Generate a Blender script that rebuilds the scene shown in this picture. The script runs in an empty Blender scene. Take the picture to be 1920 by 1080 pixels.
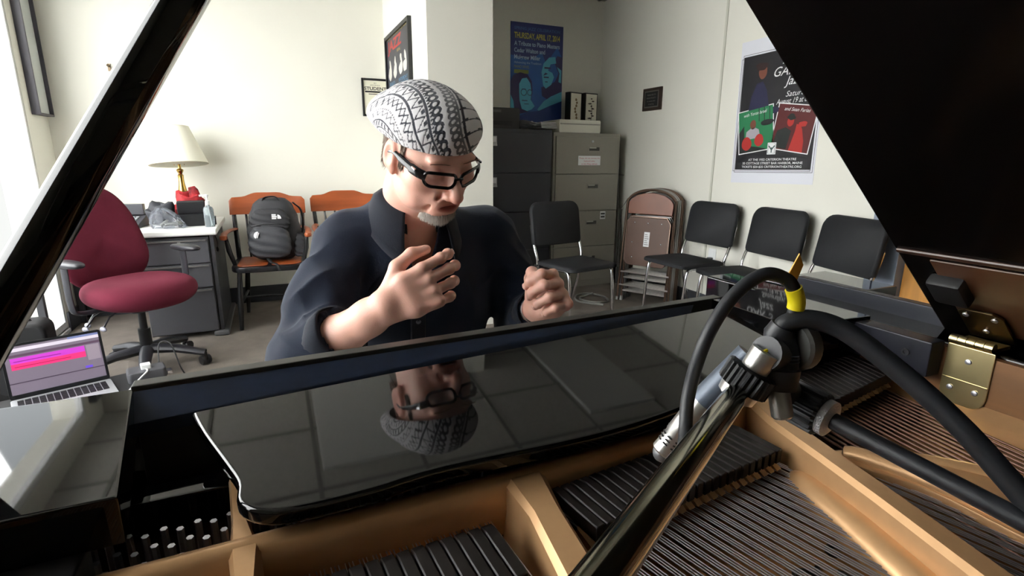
import bpy, bmesh, math, random
import numpy as np
from mathutils import Vector, Matrix, Euler
random.seed(7); np.random.seed(7)
SC = bpy.context.scene
COL = SC.collection
PI = math.pi
R = math.radians

# ---------------------------------------------------------------- camera, sky, light, exposure
cam = bpy.data.cameras.new('camera')
cam.sensor_width = 36.0
cam.lens = 36.0 * 1000.0 / 1920.0
cam.clip_start = 0.02
camo = bpy.data.objects.new('camera', cam)
COL.objects.link(camo)
SC.camera = camo
_y, _p, _r = R(24.0), R(13.8), R(0.4)
_F = Vector((math.sin(_y)*math.cos(_p), math.cos(_y)*math.cos(_p), -math.sin(_p)))
_R = Vector((math.cos(_y), -math.sin(_y), 0)); _U = _R.cross(_F)
_R2 = _R*math.cos(_r) + _U*math.sin(_r); _U2 = -_R*math.sin(_r) + _U*math.cos(_r)
camo.matrix_world = Matrix(((_R2.x, _U2.x, -_F.x, 0.0), (_R2.y, _U2.y, -_F.y, 0.0), (_R2.z, _U2.z, -_F.z, 1.24), (0, 0, 0, 1)))

W = bpy.data.worlds.new('overcast_sky'); SC.world = W; W.use_nodes = True
_nt = W.node_tree; _bg = _nt.nodes['Background']
# overcast sky over dull ground, split softly at the horizon
_tc0 = _nt.nodes.new('ShaderNodeTexCoord'); _sp = _nt.nodes.new('ShaderNodeSeparateXYZ'); _rm = _nt.nodes.new('ShaderNodeValToRGB')
_nt.links.new(_tc0.outputs['Generated'], _sp.inputs[0]); _nt.links.new(_sp.outputs['Z'], _rm.inputs['Fac'])
_rm.color_ramp.elements[0].position = 0.0; _rm.color_ramp.elements[0].color = (.42, .42, .41, 1)
_rm.color_ramp.elements[1].position = .06; _rm.color_ramp.elements[1].color = (.93, .97, 1.0, 1)
_nt.links.new(_rm.outputs['Color'], _bg.inputs['Color'])
_bg.inputs['Strength'].default_value = 2.6

def area(name, loc, rot, sx, sy, power, color=(1, 1, 1)):
    l = bpy.data.lights.new(name, 'AREA'); l.shape = 'RECTANGLE'; l.size = sx; l.size_y = sy
    l.energy = power; l.color = color
    o = bpy.data.objects.new(name, l); o.location = loc; o.rotation_euler = rot
    COL.objects.link(o); return o
# bright sky outside the long window of the left wall
area('window_daylight', (-2.15, 2.45, 1.95), (0, R(-76), 0), 2.2, 4.3, 315, (1.0, 0.985, 0.96))
SC.view_settings.view_transform = 'Standard'
SC.view_settings.look = 'None'
SC.view_settings.exposure = -0.15
SC.view_settings.gamma = 1.0
SC.view_settings.use_curve_mapping = False

# ---------------------------------------------------------------- materials
def lin(c):
    return tuple((v/12.92 if v <= .04045 else ((v+.055)/1.055)**2.4) for v in (x/255.0 for x in c))
MATS = {}
def mat(name, col, rough=.5, metal=0.0, spec=.5, coat=0.0, noise=None, bump=None, trans=0.0, emit=None, sheen=0.0, alpha=None, ior=None, stretch=None, sss=0):
    """col = sRGB 0..255; noise = (scale, amount) tint variation; bump = (scale, strength)"""
    if name in MATS: return MATS[name]
    m = bpy.data.materials.new(name); m.use_nodes = True
    nt = m.node_tree; b = nt.nodes['Principled BSDF']
    c = lin(col)
    b.inputs['Base Color'].default_value = (*c, 1)
    b.inputs['Roughness'].default_value = rough
    b.inputs['Metallic'].default_value = metal
    b.inputs['Specular IOR Level'].default_value = spec
    b.inputs['Coat Weight'].default_value = coat
    b.inputs['Coat Roughness'].default_value = .03
    b.inputs['Transmission Weight'].default_value = trans
    b.inputs['Sheen Weight'].default_value = sheen
    if sss:
        b.inputs['Subsurface Weight'].default_value = sss
        b.inputs['Subsurface Radius'].default_value = (.012, .004, .002)
        b.inputs['Subsurface Scale'].default_value = 1.0
    if ior: b.inputs['IOR'].default_value = ior
    if alpha is not None: b.inputs['Alpha'].default_value = alpha
    if emit:
        b.inputs['Emission Color'].default_value = (*lin(emit[0]), 1); b.inputs['Emission Strength'].default_value = emit[1]
    if noise or bump:
        tc = nt.nodes.new('ShaderNodeTexCoord'); mp = nt.nodes.new('ShaderNodeMapping')
        nt.links.new(tc.outputs['Object'], mp.inputs['Vector'])
        if stretch: mp.inputs['Scale'].default_value = stretch
    if noise:
        n = nt.nodes.new('ShaderNodeTexNoise'); n.inputs['Scale'].default_value = noise[0]; n.inputs['Detail'].default_value = 5
        nt.links.new(mp.outputs['Vector'], n.inputs['Vector'])
        rp = nt.nodes.new('ShaderNodeValToRGB')
        a = noise[1]
        rp.color_ramp.elements[0].position = .3; rp.color_ramp.elements[1].position = .7
        rp.color_ramp.elements[0].color = (*[x*(1-a) for x in c], 1)
        rp.color_ramp.elements[1].color = (*[min(1, x*(1+a)) for x in c], 1)
        nt.links.new(n.outputs['Fac'], rp.inputs['Fac'])
        nt.links.new(rp.outputs['Color'], b.inputs['Base Color'])
    if bump:
        n2 = nt.nodes.new('ShaderNodeTexNoise'); n2.inputs['Scale'].default_value = bump[0]; n2.inputs['Detail'].default_value = 3
        nt.links.new(mp.outputs['Vector'], n2.inputs['Vector'])
        bn = nt.nodes.new('ShaderNodeBump'); bn.inputs['Strength'].default_value = bump[1]; bn.inputs['Distance'].default_value = .003
        nt.links.new(n2.outputs['Fac'], bn.inputs['Height']); nt.links.new(bn.outputs['Normal'], b.inputs['Normal'])
    MATS[name] = m
    return m

# ---------------------------------------------------------------- mesh builder
def frame_to(d):
    d = Vector(d).normalized()
    up = Vector((0, 0, 1)) if abs(d.z) < .95 else Vector((0, 1, 0))
    x = up.cross(d).normalized(); y = d.cross(x)
    return x, y, d
class MB:
    def __init__(s): s.v = []; s.f = []
    def add(s, vs, fs, M=None):
        n = len(s.v)
        if M is not None: vs = [M @ Vector(v) for v in vs]
        s.v.extend([tuple(v) for v in vs]); s.f.extend([tuple(i+n for i in f) for f in fs]); return s
    def box(s, lo, hi, M=None):
        (a, b, c), (d, e, f) = lo, hi
        return s.add([(a,b,c),(d,b,c),(d,e,c),(a,e,c),(a,b,f),(d,b,f),(d,e,f),(a,e,f)],
              [(3,2,1,0),(4,5,6,7),(0,1,5,4),(1,2,6,5),(2,3,7,6),(3,0,4,7)], M)
    def cbox(s, c, size, M=None):
        return s.box([c[i]-size[i]/2 for i in range(3)], [c[i]+size[i]/2 for i in range(3)], M)
    def rbox(s, lo, hi, r, M=None, n=3, axis=2):
        """box whose outline across `axis` has rounded corners"""
        o = [i for i in range(3) if i != axis]
        pts = rrect(lo[o[0]], lo[o[1]], hi[o[0]], hi[o[1]], r, n)
        return s.prism(pts, lo[axis], hi[axis], axis, M)
    def prism(s, pts, a, b, axis=2, M=None):
        def P(p, h):
            return (p[0], p[1], h) if axis == 2 else ((p[0], h, p[1]) if axis == 1 else (h, p[0], p[1]))
        n = len(pts); vs = [P(p, a) for p in pts] + [P(p, b) for p in pts]
        fs = [tuple(range(n))[::-1], tuple(range(n, 2*n))] + [(i, (i+1) % n, n+(i+1) % n, n+i) for i in range(n)]
        return s.add(vs, fs, M)
    def tube(s, pts, r, n=10, closed=False, cap=True, M=None, flat=None):
        pts = [Vector(p) for p in pts]; k = len(pts)
        rs = r if isinstance(r, (list, tuple)) else [r]*k
        vs = []; fs = []
        x = None
        for i, p in enumerate(pts):
            if closed: d = pts[(i+1) % k]-pts[i-1]
            else: d = (pts[min(i+1, k-1)]-pts[max(i-1, 0)])
            d = d.normalized() if d.length > 1e-9 else Vector((0, 0, 1))
            if x is None: x = frame_to(d)[0]
            x = (x - d*x.dot(d)); x = x.normalized() if x.length > 1e-6 else frame_to(d)[0]
            y = d.cross(x)
            for j in range(n):
                a = 2*PI*j/n
                rr = rs[i]
                ra, rb = (rr if isinstance(rr, (tuple, list)) else (rr, rr))
                vs.append(p + x*math.cos(a)*ra + y*math.sin(a)*rb)
        m = k if closed else k-1
        for i in range(m):
            for j in range(n):
                a = i*n+j; b = i*n+(j+1) % n; c = ((i+1) % k)*n+(j+1) % n; d = ((i+1) % k)*n+j
                fs.append((a, b, c, d))
        if cap and not closed:
            fs.append(tuple(range(n))[::-1]); fs.append(tuple(range((k-1)*n, k*n)))
        return s.add(vs, fs, M)
    def cyl(s, p0, p1, r0, r1=None, n=16, M=None):
        return s.tube([p0, p1], [r0, r0 if r1 is None else r1], n, M=M)
    def lathe(s, prof, n=24, M=None, axis=None):
        vs = []; fs = []
        for r, z in prof:
            for j in range(n):
                a = 2*PI*j/n; vs.append((r*math.cos(a), r*math.sin(a), z))
        k = len(prof)
        for i in range(k-1):
            for j in range(n):
                fs.append((i*n+j, i*n+(j+1) % n, (i+1)*n+(j+1) % n, (i+1)*n+j))
        if prof[0][0] > 1e-5: fs.append(tuple(range(n))[::-1])
        if prof[-1][0] > 1e-5: fs.append(tuple(range((k-1)*n, k*n)))
        return s.add(vs, fs, M)
    def ell(s, c, r, n=16, m=10, M=None):
        vs = [(c[0], c[1], c[2]-r[2])]; fs = []
        for i in range(1, m):
            t = -PI/2+PI*i/m
            for j in range(n):
                a = 2*PI*j/n; vs.append((c[0]+r[0]*math.cos(t)*math.cos(a), c[1]+r[1]*math.cos(t)*math.sin(a), c[2]+r[2]*math.sin(t)))
        vs.append((c[0], c[1], c[2]+r[2])); L = len(vs)-1
        for j in range(n):
            fs.append((0, 1+(j+1) % n, 1+j)); fs.append((L, 1+(m-2)*n+j, 1+(m-2)*n+(j+1) % n))
        for i in range(m-2):
            for j in range(n):
                fs.append((1+i*n+j, 1+i*n+(j+1) % n, 1+(i+1)*n+(j+1) % n, 1+(i+1)*n+j))
        return s.add(vs, fs, M)
    def grid(s, fn, nu, nv, M=None, wrap=False):
        vs = [fn(i/(nu-1 if not wrap else nu), j/(nv-1)) for j in range(nv) for i in range(nu)]
        fs = []
        for j in range(nv-1):
            for i in range(nu if wrap else nu-1):
                a = j*nu+i; b = j*nu+(i+1) % nu
                fs.append((a, b, b+nu, a+nu))
        return s.add(vs, fs, M)
    def poly(s, pts, M=None):
        return s.add(pts, [tuple(range(len(pts)))], M)
    def build(s, name, m, parent=None, smooth=True, bevel=0, seg=2, angle=40, sub=0, world=False, solid=0):
        me = bpy.data.meshes.new(name)
        vs = s.v
        if world and parent is not None:
            Mi = parent_matrix(parent).inverted(); vs = [tuple(Mi @ Vector(v)) for v in vs]
        me.from_pydata(vs, [], s.f); me.update()
        if bevel or solid:
            bm = bmesh.new(); bm.from_mesh(me)
            if bevel:
                bmesh.ops.recalc_face_normals(bm, faces=bm.faces[:])
                es = [e for e in bm.edges if len(e.link_faces) == 2 and e.calc_face_angle(0) > R(35)]
                bmesh.ops.bevel(bm, geom=es, offset=bevel, segments=seg, affect='EDGES', profile=.5, clamp_overlap=True)
            if solid:
                bmesh.ops.solidify(bm, geom=bm.faces[:], thickness=solid)
            bmesh.ops.recalc_face_normals(bm, faces=bm.faces[:])
            bm.to_mesh(me); bm.free()
        else:
            bm = bmesh.new(); bm.from_mesh(me); bmesh.ops.recalc_face_normals(bm, faces=bm.faces[:]); bm.to_mesh(me); bm.free()
        o = link_mesh(name, me, m, parent, smooth, angle, sub)
        if bevel and smooth:
            wn = o.modifiers.new('flat_faces', 'WEIGHTED_NORMAL'); wn.keep_sharp = True; wn.weight = 100
        return o
def link_mesh(name, me, m, parent=None, smooth=True, angle=40, sub=0):
    me.materials.clear()
    for mm in (m if isinstance(m, (list, tuple)) else [m]): me.materials.append(mm)
    if smooth:
        me.polygons.foreach_set('use_smooth', [True]*len(me.polygons))
        try: me.set_sharp_from_angle(angle=R(angle))
        except Exception: pass
    o = bpy.data.objects.new(name, me); COL.objects.link(o)
    if parent is not None:
        o.parent = parent
        if 'lettering' in name: o['kind'] = 'stuff'
    if sub:
        md = o.modifiers.new('smooth', 'SUBSURF'); md.levels = sub; md.render_levels = sub
    return o
def parent_matrix(p):
    M = Matrix.LocRotScale(p.location, p.rotation_euler, p.scale)
    return (parent_matrix(p.parent) @ M) if p.parent else M
def rrect(x0, y0, x1, y1, r, n=3):
    if not isinstance(r, (list, tuple)): r = [r]*4
    out = []
    for (cx, cy, a0, rr) in ((x1-r[0], y0+r[0], -90, r[0]), (x1-r[1], y1-r[1], 0, r[1]), (x0+r[2], y1-r[2], 90, r[2]), (x0+r[3], y0+r[3], 180, r[3])):
        for i in range(n+1):
            a = R(a0+90*i/n); out.append((cx+rr*math.cos(a), cy+rr*math.sin(a)))
    return out
def smooth_path(pts, n=8):
    """Catmull-Rom through points"""
    P = [Vector(p) for p in pts]; P = [P[0]*2-P[1]]+P+[P[-1]*2-P[-2]]; out = []
    for i in range(1, len(P)-2):
        for k in range(n):
            t = k/n; a, b, c, d = P[i-1], P[i], P[i+1], P[i+2]
            out.append(.5*((2*b)+(c-a)*t+(2*a-5*b+4*c-d)*t*t+(3*b-a-3*c+d)*t**3))
    out.append(P[-2]); return out
def thing(name, label, cat, loc=(0, 0, 0), rz=0, group=None, rot=None):
    o = bpy.data.objects.new(name, None); o.empty_display_size = .1; COL.objects.link(o)
    o.location = loc; o.rotation_euler = rot if rot else (0, 0, rz)
    return tag(o, label, cat, group)
def tag(o, label, cat, group=None):
    o['label'] = label; o['category'] = cat
    if group: o['group'] = group
    return o
def struct(o): o['kind'] = 'structure'; return o
def stuff(o): o['kind'] = 'stuff'; return o
def dup(root, loc, rz=None, label=None, rot=None):
    """copy a thing with its parts and sub-parts (mesh data shared)"""
    r = root.copy(); COL.objects.link(r); r.location = loc
    if rz is not None: r.rotation_euler = (0, 0, rz)
    if rot: r.rotation_euler = rot
    if label: r['label'] = label
    for ch in list(root.children):
        c = ch.copy(); COL.objects.link(c); c.parent = r
        for g in list(ch.children):
            d = g.copy(); COL.objects.link(d); d.parent = c
    return r
_tc = {}
def text_geo(s, bold=0.0, shear=0.0):
    k = (s, bold, shear)
    if k not in _tc:
        cu = bpy.data.curves.new('t', 'FONT'); cu.body = s; cu.size = 1; cu.offset = bold; cu.shear = shear; cu.resolution_u = 3
        o = bpy.data.objects.new('t', cu); COL.objects.link(o)
        me = o.to_mesh(); vs = [tuple(v.co) for v in me.vertices]; fs = [tuple(p.vertices) for p in me.polygons]
        o.to_mesh_clear(); bpy.data.objects.remove(o); bpy.data.curves.remove(cu)
        _tc[k] = (vs, fs)
    return _tc[k]
def put_text(mb, s, x, y, h, w=None, align='l', bold=0.0, shear=0.0, rot=0.0, z=0.0, M=None):
    """letters of cap height h at baseline (x,y), squeezed to width w"""
    vs, fs = text_geo(s, bold, shear)
    if not vs: return
    x0 = min(v[0] for v in vs); x1 = max(v[0] for v in vs)
    k = h/.69; kx = k if w is None else w/max(1e-6, x1-x0)
    wd = (x1-x0)*kx; ox = {'l': 0, 'c': -wd/2, 'r': -wd}[align]
    ca, sa = math.cos(rot), math.sin(rot); out = []
    for v in vs:
        px = (v[0]-x0)*kx+ox; py = v[1]*k
        out.append((x+px*ca-py*sa, y+px*sa+py*ca, z))
    mb.add(out, fs, M)
ON_BACK = (R(90), 0, 0)              # local x right, y up, z out of the wall
ON_RIGHT = (R(90), 0, R(-90))
ON_LEFT = (R(90), 0, R(90))

# ---------------------------------------------------------------- room shell
XL, XR, YB, YF, ZC = -1.42, 3.22, 5.0, -2.6, 2.76
m_wall = mat('wall_paint', (221, 220, 210), .75, noise=(1.5, .025), bump=(60, .06))
m_wall2 = mat('column_paint', (226, 225, 215), .7, noise=(1.5, .02), bump=(60, .06))
m_ceil = mat('ceiling_tile', (176, 174, 166), .9, noise=(40, .08), bump=(90, .4))
m_base = mat('baseboard_vinyl', (58, 60, 66), .5)
m_floor = mat('carpet', (112, 104, 96), .95, noise=(9, .13), bump=(220, .6))
m_frame = mat('white_trim', (225, 227, 228), .45)
def shell(name, lo, hi, m): return struct(MB().box(lo, hi).build(name, m, smooth=False))
shell('floor', (XL-.3, YF-.2, -.1), (XR+.2, YB+.2, 0), m_floor)
c_ = shell('ceiling', (XL-.3, YF-.2, ZC), (XR+.2, YB+.2, ZC+.1), m_ceil)
g_ = MB()
for i in range(9):
    x = XL+.30+i*.61
    if x < XR: g_.box((x-.012, YF, ZC-.006), (x+.012, YB, ZC))
for i in range(14):
    y = YF+.35+i*.61
    if y < YB: g_.box((XL, y-.012, ZC-.005), (XR, y+.012, ZC))
stuff(g_.build('ceiling_grid', mat('grid_metal', (120, 118, 112), .6), c_, smooth=False))
for lx in (0.42, 2.25):
    for ly in (-.9, 1.55, 3.38):
        pn = MB().box((lx-.29, ly-.6, ZC-.03), (lx+.29, ly+.6, ZC-.001)).build('unlit_light_panel', mat('diffuser', (196, 197, 192), .35), c_, bevel=.008)
shell('wall_back', (XL-.3, YB, 0), (XR+.2, YB+.2, ZC), m_wall)
wr = MB().box((XR, 1.95, 0), (XR+.2, YB, ZC)).box((XR, YF, 0), (XR+.2, .98, ZC)).box((XR, .98, 2.1), (XR+.2, 1.95, ZC))
wr = struct(wr.build('wall_right', m_wall, smooth=False))
shell('wall_front', (XL-.3, YF-.2, 0), (XR+.2, YF, ZC), mat('front_wall_paint', (168, 163, 153), .8, noise=(1.5, .03)))
# left wall with two window openings (y0,y1,z0,z1)
WIN = [(.3, 4.62, .03, 2.6)]
wl = MB()
wl.box((XL-.2, 4.62, 0), (XL, YB, ZC)).box((XL-.2, YF, 0), (XL, .3, ZC))
wl.box((XL-.2, .3, 0), (XL, 4.62, .03)).box((XL-.2, .3, 2.6), (XL, 4.62, ZC))
struct(wl.build('wall_left', m_wall, smooth=False))
m_glass = mat('window_glass', (250, 252, 252), .0, trans=1.0, ior=1.01, spec=.2)
for k, (y0, y1, z0, z1) in enumerate(WIN):
    w_ = struct(MB().box((XL-.05, y0, z0), (XL-.005, y0+.05, z1)).box((XL-.05, y1-.022, z0), (XL-.005, y1, z1)).box((XL-.05, y0+.05, z1-.05), (XL-.005, y1-.022, z1)).box((XL-.05, y0+.05, z0), (XL-.005, y1-.022, z0+.05)).build('window_%d' % (k+1), m_frame, bevel=.006))
    n = 2
    for i in range(1, n):
        yy = y0+(y1-y0)*i/n
        MB().box((XL-.045, yy-.02, z0+.05), (XL-.01, yy+.02, z1-.05)).build('mullion', m_frame, w_, bevel=.004)
    for i in range(n):
        a = y0+(y1-y0)*i/n+.03; b = y0+(y1-y0)*(i+1)/n-.015
        MB().box((XL-.029, a, z0+.04), (XL-.025, b, z1-.04)).build('pane', m_glass, w_, smooth=False)
    MB().box((XL-.05, y0, z0-.03), (XL+.012, 4.62, z0)).build('window_sill', m_frame, w_, bevel=.006)
# column standing proud of the back wall
PX0, PX1, PY0 = 1.0, 1.457, 3.62
shell('wall_column', (PX0, PY0, 0), (PX1, YB, ZC), m_wall2)
# baseboards
for nm, lo, hi in (('baseboard_back', (XL, YB-.015, 0), (PX0, YB, .14)), ('baseboard_alcove', (PX1, YB-.015, 0), (XR, YB, .14)), ('baseboard_right', (XR-.015, 2.05, 0), (XR, YB-.015, .14)),
                   ('baseboard_front', (XL, YF, 0), (XR, YF+.015, .14)), ('baseboard_left', (XL, 4.62, 0), (XL+.015, YB-.015, .14)),
                   ):
    struct(MB().box(lo, hi).build(nm, m_base, bevel=.004))
struct(MB().box((XR-.009, 3.31, .14), (XR, 3.33, ZC)).build('trim_1', mat('seam_trim', (196, 196, 184), .5), bevel=.003))
# door in the right wall: blue-grey frame, orange wooden leaf
m_door = mat('orange_wood', (196, 138, 66), .4, noise=(3, .18), stretch=(1, 8, .6))
m_dfr = mat('blue_grey_paint', (136, 146, 162), .45)
d_ = MB().box((XR-.03, 1.82, 0), (XR+.12, 1.97, 2.1)).box((XR-.03, .96, 0), (XR+.12, 1.08, 2.1)).box((XR-.03, 1.08, 2.02), (XR+.12, 1.82, 2.1))
d_.box((XR-.045, 1.94, 0), (XR-.0, 1.985, 2.15))
d_ = struct(d_.build('door_1', m_dfr, bevel=.006))
MB().box((XR+.03, 1.085, .01), (XR+.075, 1.815, 2.015)).build('door_leaf', m_door, d_, bevel=.003)
hd = MB().lathe([(.03, 0), (.03, .008), (.011, .01), (.011, .05)], 16, Matrix.Translation((XR+.03, 1.16, 1.0)) @ Matrix.Rotation(R(-90), 4, 'Y'))
hd.tube([(XR-.02, 1.16, 1.0), (XR-.022, 1.19, 1.0), (XR-.022, 1.28, 1.0)], .009, 10)
hd.build('door_handle', mat('satin_steel', (170, 170, 168), .3, 1), d_)
# ---------------------------------------------------------------- common materials
m_black = mat('black_plastic', (22, 22, 25), .4)
m_blackm = mat('black_matte', (20, 20, 22), .75)
m_chrome = mat('chrome', (205, 205, 208), .12, 1)
m_paper = mat('paper_white', (226, 227, 228), .7)
m_dgrey = mat('dark_grey_metal', (62, 63, 68), .5, bump=(150, .05))
m_white = mat('white_plastic', (226, 228, 228), .4)
m_ink = mat('ink_black', (26, 25, 28), .6)

# ---------------------------------------------------------------- pictures, posters, plaque
def framed(name, label, cat, loc, rot, w, h, depth, fw, m_fr, m_face):
    t = thing(name, label, cat, loc, rot=rot)
    f = MB()
    f.box((-w/2, -h/2, 0), (-w/2+fw, h/2, depth)).box((w/2-fw, -h/2, 0), (w/2, h/2, depth))
    f.box((-w/2+fw, h/2-fw, 0), (w/2-fw, h/2, depth)).box((-w/2+fw, -h/2, 0), (w/2-fw, -h/2+fw, depth))
    f.build('frame', m_fr, t, bevel=.003)
    MB().box((-w/2+fw, -h/2+fw, .001), (w/2-fw, h/2-fw, depth*.55)).build('print', m_face, t, smooth=False)
    return t, depth*.55+.0006
# picture on the strip of wall beside the window
t, z = framed('framed_picture', 'tall dark-edged framed picture on the narrow wall strip beside the window', 'picture', (XL, 4.845, 2.02), ON_LEFT, .26, 1.05, .05, .014, mat('frame_dark', (66, 64, 74), .4), mat('grey_print', (197, 202, 200), .35, noise=(4, .12)))
# certificate
t, z = framed('framed_certificate', 'small black-framed student award certificate beside the column', 'certificate', (.905, YB, 1.735), ON_BACK, .235, .315, .02, .018, m_black, mat('certificate_paper', (222, 220, 200), .6))
mb = MB()
put_text(mb, 'BEST', 0, .115, .008, align='c', z=z); put_text(mb, 'JAZZ FESTIVAL', 0, .098, .009, align='c', z=z)
put_text(mb, 'STUDENT', 0, .062, .026, w=.19, align='c', bold=.02, z=z)
put_text(mb, 'AWARD', .0, .0, .006, align='c', z=z)
put_text(mb, 'Piano', .0, -.02, .007, align='c', z=z); put_text(mb, 'in recognition of', 0, -.07, .006, align='c', z=z); put_text(mb, 'Music', 0, -.105, .006, align='c', z=z)
mb.box((-.09, .041, z-.0005), (.09, .055, z)).box((-.06, .026, z-.0005), (.06, .032, z))
mb.build('lettering', m_ink, t, smooth=False)
# framed concert poster on the lit side of the column
t, z = framed('framed_poster', 'black-framed jazz concert poster on the lit side of the column', 'poster', (PX0, 4.43, 1.915), ON_RIGHT, .84, .56, .03, .03, m_black, mat('poster_navy', (38, 40, 52), .4))
mb = MB(); put_text(mb, 'JAZZ', -.34, .15, .075, w=.5, bold=.03, z=z); mb.build('red_lettering', mat('ink_red', (176, 48, 40), .5), t, smooth=False)
mb = MB(); put_text(mb, 'ALL AMERICAN JAZZ', -.36, .245, .02, w=.7, z=z); put_text(mb, 'FESTIVAL', .0, .11, .02, z=z); mb.build('yellow_lettering', mat('ink_gold', (196, 172, 84), .5), t, smooth=False)
mb = MB(); put_text(mb, 'TICKETS', -.33, -.11, .024, w=.22, z=z); put_text(mb, 'SATURDAY', .02, -.11, .024, w=.3, z=z); put_text(mb, 'AUGUST 20', .02, -.14, .024, w=.3, z=z); put_text(mb, '8 PM', .1, -.17, .024, z=z); mb.build('blue_lettering', mat('ink_cyan', (92, 150, 190), .5), t, smooth=False)
mb = MB()
for i, s in enumerate(('Piano Trio', 'with special', 'guest artists', 'live on stage')): put_text(mb, s, .04, -.2-.022*i, .014, w=.28, z=z)
mb.build('white_lettering', m_paper, t, smooth=False)
mb = MB(); random.seed(3)
def blob(cx, cy, rx, ry, z, n=18, wob=.18):
    ph = random.random()*6
    return [(cx+rx*math.cos(2*PI*i/n)*(1+wob*math.sin(3*2*PI*i/n+ph)), cy+ry*math.sin(2*PI*i/n)*(1+wob*math.cos(2*2*PI*i/n+ph)), z) for i in range(n)]
for cx in (-.27, -.08, .12, .26):
    mb.poly(blob(cx, .055, .025, .032, z)); mb.poly(blob(cx-.01, -.02, .06, .045, z+.0002)); mb.poly(blob(cx+.03, .0, .02, .05, z+.0004))
mb.build('figures', mat('ink_pale', (196, 194, 186), .6), t, smooth=False)

# blue jazz poster on the alcove wall
PW, PH = .565, .90
t = thing('jazz_poster', 'blue concert poster with two stylised faces above the dark filing cabinet', 'poster', (2.475, YB-.001, 2.03), rot=ON_BACK)
MB().box((-PW/2, -PH/2, 0), (PW/2, PH/2, .002)).build('sheet', mat('poster_blue', (32, 96, 176), .45, noise=(3, .12)), t, smooth=False)
z = .0026
mb = MB().poly([(-PW/2, PH/2, z), (-PW/2, .16, z), (-.08, .12, z), (.05, .2, z), (.1, .1, z), (.22, .26, z), (PW/2, .15, z), (PW/2, PH/2, z)][::-1]); mb.build('dark_top', mat('poster_indigo', (34, 46, 116), .45), t, smooth=False)
mb = MB(); put_text(mb, 'THURSDAY, APRIL 17, 2014', -.245, .31, .05, w=.49, bold=.02, z=z+.001); mb.build('yellow_lettering', mat('ink_yellow', (214, 206, 84), .5), t, smooth=False)
mb = MB(); put_text(mb, 'SPRING JAZZ CELEBRATION', -.245, .385, .026, w=.49, bold=.015, z=z+.001); mb.build('outline_lettering', mat('ink_steel', (70, 110, 170), .5), t, smooth=False)
mb = MB()
put_text(mb, 'A Tribute to Piano Masters', -.245, .245, .038, w=.49, bold=.02, z=z+.001); put_text(mb, 'Cedar Walton and', -.245, .185, .038, w=.33, bold=.02, z=z+.001); put_text(mb, 'Mulgrew Miller', -.245, .125, .038, w=.28, bold=.02, z=z+.001)
put_text(mb, 'Advancing the Tradition', -.245, .085, .02, w=.29, z=z+.001)
mb.build('white_lettering', mat('ink_lilac', (176, 200, 226), .5), t, smooth=False)
mb = MB(); put_text(mb, 'PIANO SERIES', -.245, .045, .024, w=.16, z=z+.001); mb.box((-.245, -.005, z), (-.09, .03, z+.0004)); mb.build('ticket_lettering', mat('ink_olive', (150, 160, 84), .5), t, smooth=False)
m_fc = mat('poster_cyan', (92, 186, 214), .5); m_fp = mat('poster_plum', (44, 32, 92), .5); m_fb = mat('poster_mid', (30, 120, 186), .5)
def pm(name, m, *polys):
    b = MB()
    for k, p in enumerate(polys): b.poly([(x, y, zz) for (x, y), zz in zip(p[0], [p[1]]*len(p[0]))])
    return b.build(name, m, t, smooth=False)
# left face: dark hair and shoulder, cyan face, glasses
pm('portrait_shade', m_fp, ([(-.28, -.30), (-.28, -.08), (-.25, -.02), (-.18, .005), (-.1, -.01), (-.055, -.07), (-.045, -.15), (-.06, -.24), (-.03, -.30), (-.1, -.36), (-.2, -.38)], z+.0015),
   ([(.05, -.12), (.06, -.2), (.12, -.23), (.2, -.2), (.28, -.17), (.28, .17), (.22, .18), (.19, .12), (.24, .02), (.2, -.06), (.12, -.1)], z+.0015))
pm('portrait_light', m_fc, ([(-.19, -.10), (-.16, -.05), (-.11, -.04), (-.07, -.09), (-.055, -.17), (-.065, -.24), (-.02, -.30), (-.05, -.33), (-.1, -.35), (-.16, -.33), (-.185, -.25), (-.19, -.17)], z+.002),
   ([(-.28, -.2), (-.25, -.26), (-.24, -.34), (-.2, -.41), (-.28, -.42)], z+.002),
   ([(.07, .1), (.13, .16), (.2, .17), (.21, .11), (.15, .1), (.12, .04), (.17, .02), (.19, -.02), (.16, -.09), (.1, -.13), (.07, -.1), (.06, -.04), (.05, .02)], z+.002),
   ([(.01, -.33), (.08, -.25), (.16, -.2), (.28, -.15), (.28, -.25), (.16, -.29), (.05, -.36)], z+.002), ([(.22, .08), (.25, .02), (.24, -.06), (.27, -.07), (.27, .05)], z+.002))
b = MB()
for cx, cy, rr in ((-.14, -.175, .03), (-.075, -.175, .026)):
    b.tube([(cx+rr*math.cos(a), cy+rr*math.sin(a), z+.003) for a in np.linspace(0, 2*PI, 17)[:-1]], .003, 4, closed=True)
b.box((-.16, -.255, z+.0022), (-.1, -.247, z+.0027)).box((-.135, -.285, z+.0022), (-.085, -.279, z+.0027)).box((-.16, -.15, z+.0022), (-.12, -.143, z+.0027))
b.box((.08, .055, z+.0022), (.15, .07, z+.0027)).box((.075, -.03, z+.0022), (.13, -.018, z+.0027)).box((.09, -.07, z+.0022), (.12, -.062, z+.0027))
b.poly([(.09, .02, z+.0025), (.12, .01, z+.0025), (.1, .0, z+.0025), (.07, -.01, z+.0025)][::-1])
b.build('portrait_lines', m_fp, t, smooth=False)
pm('collar_shade', mat('poster_deep', (28, 60, 132), .5), ([(-.27, -.449), (-.2, -.40), (-.1, -.36), (.03, -.34), (.16, -.285), (.282, -.24), (.282, -.449)], z+.0024))

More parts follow.
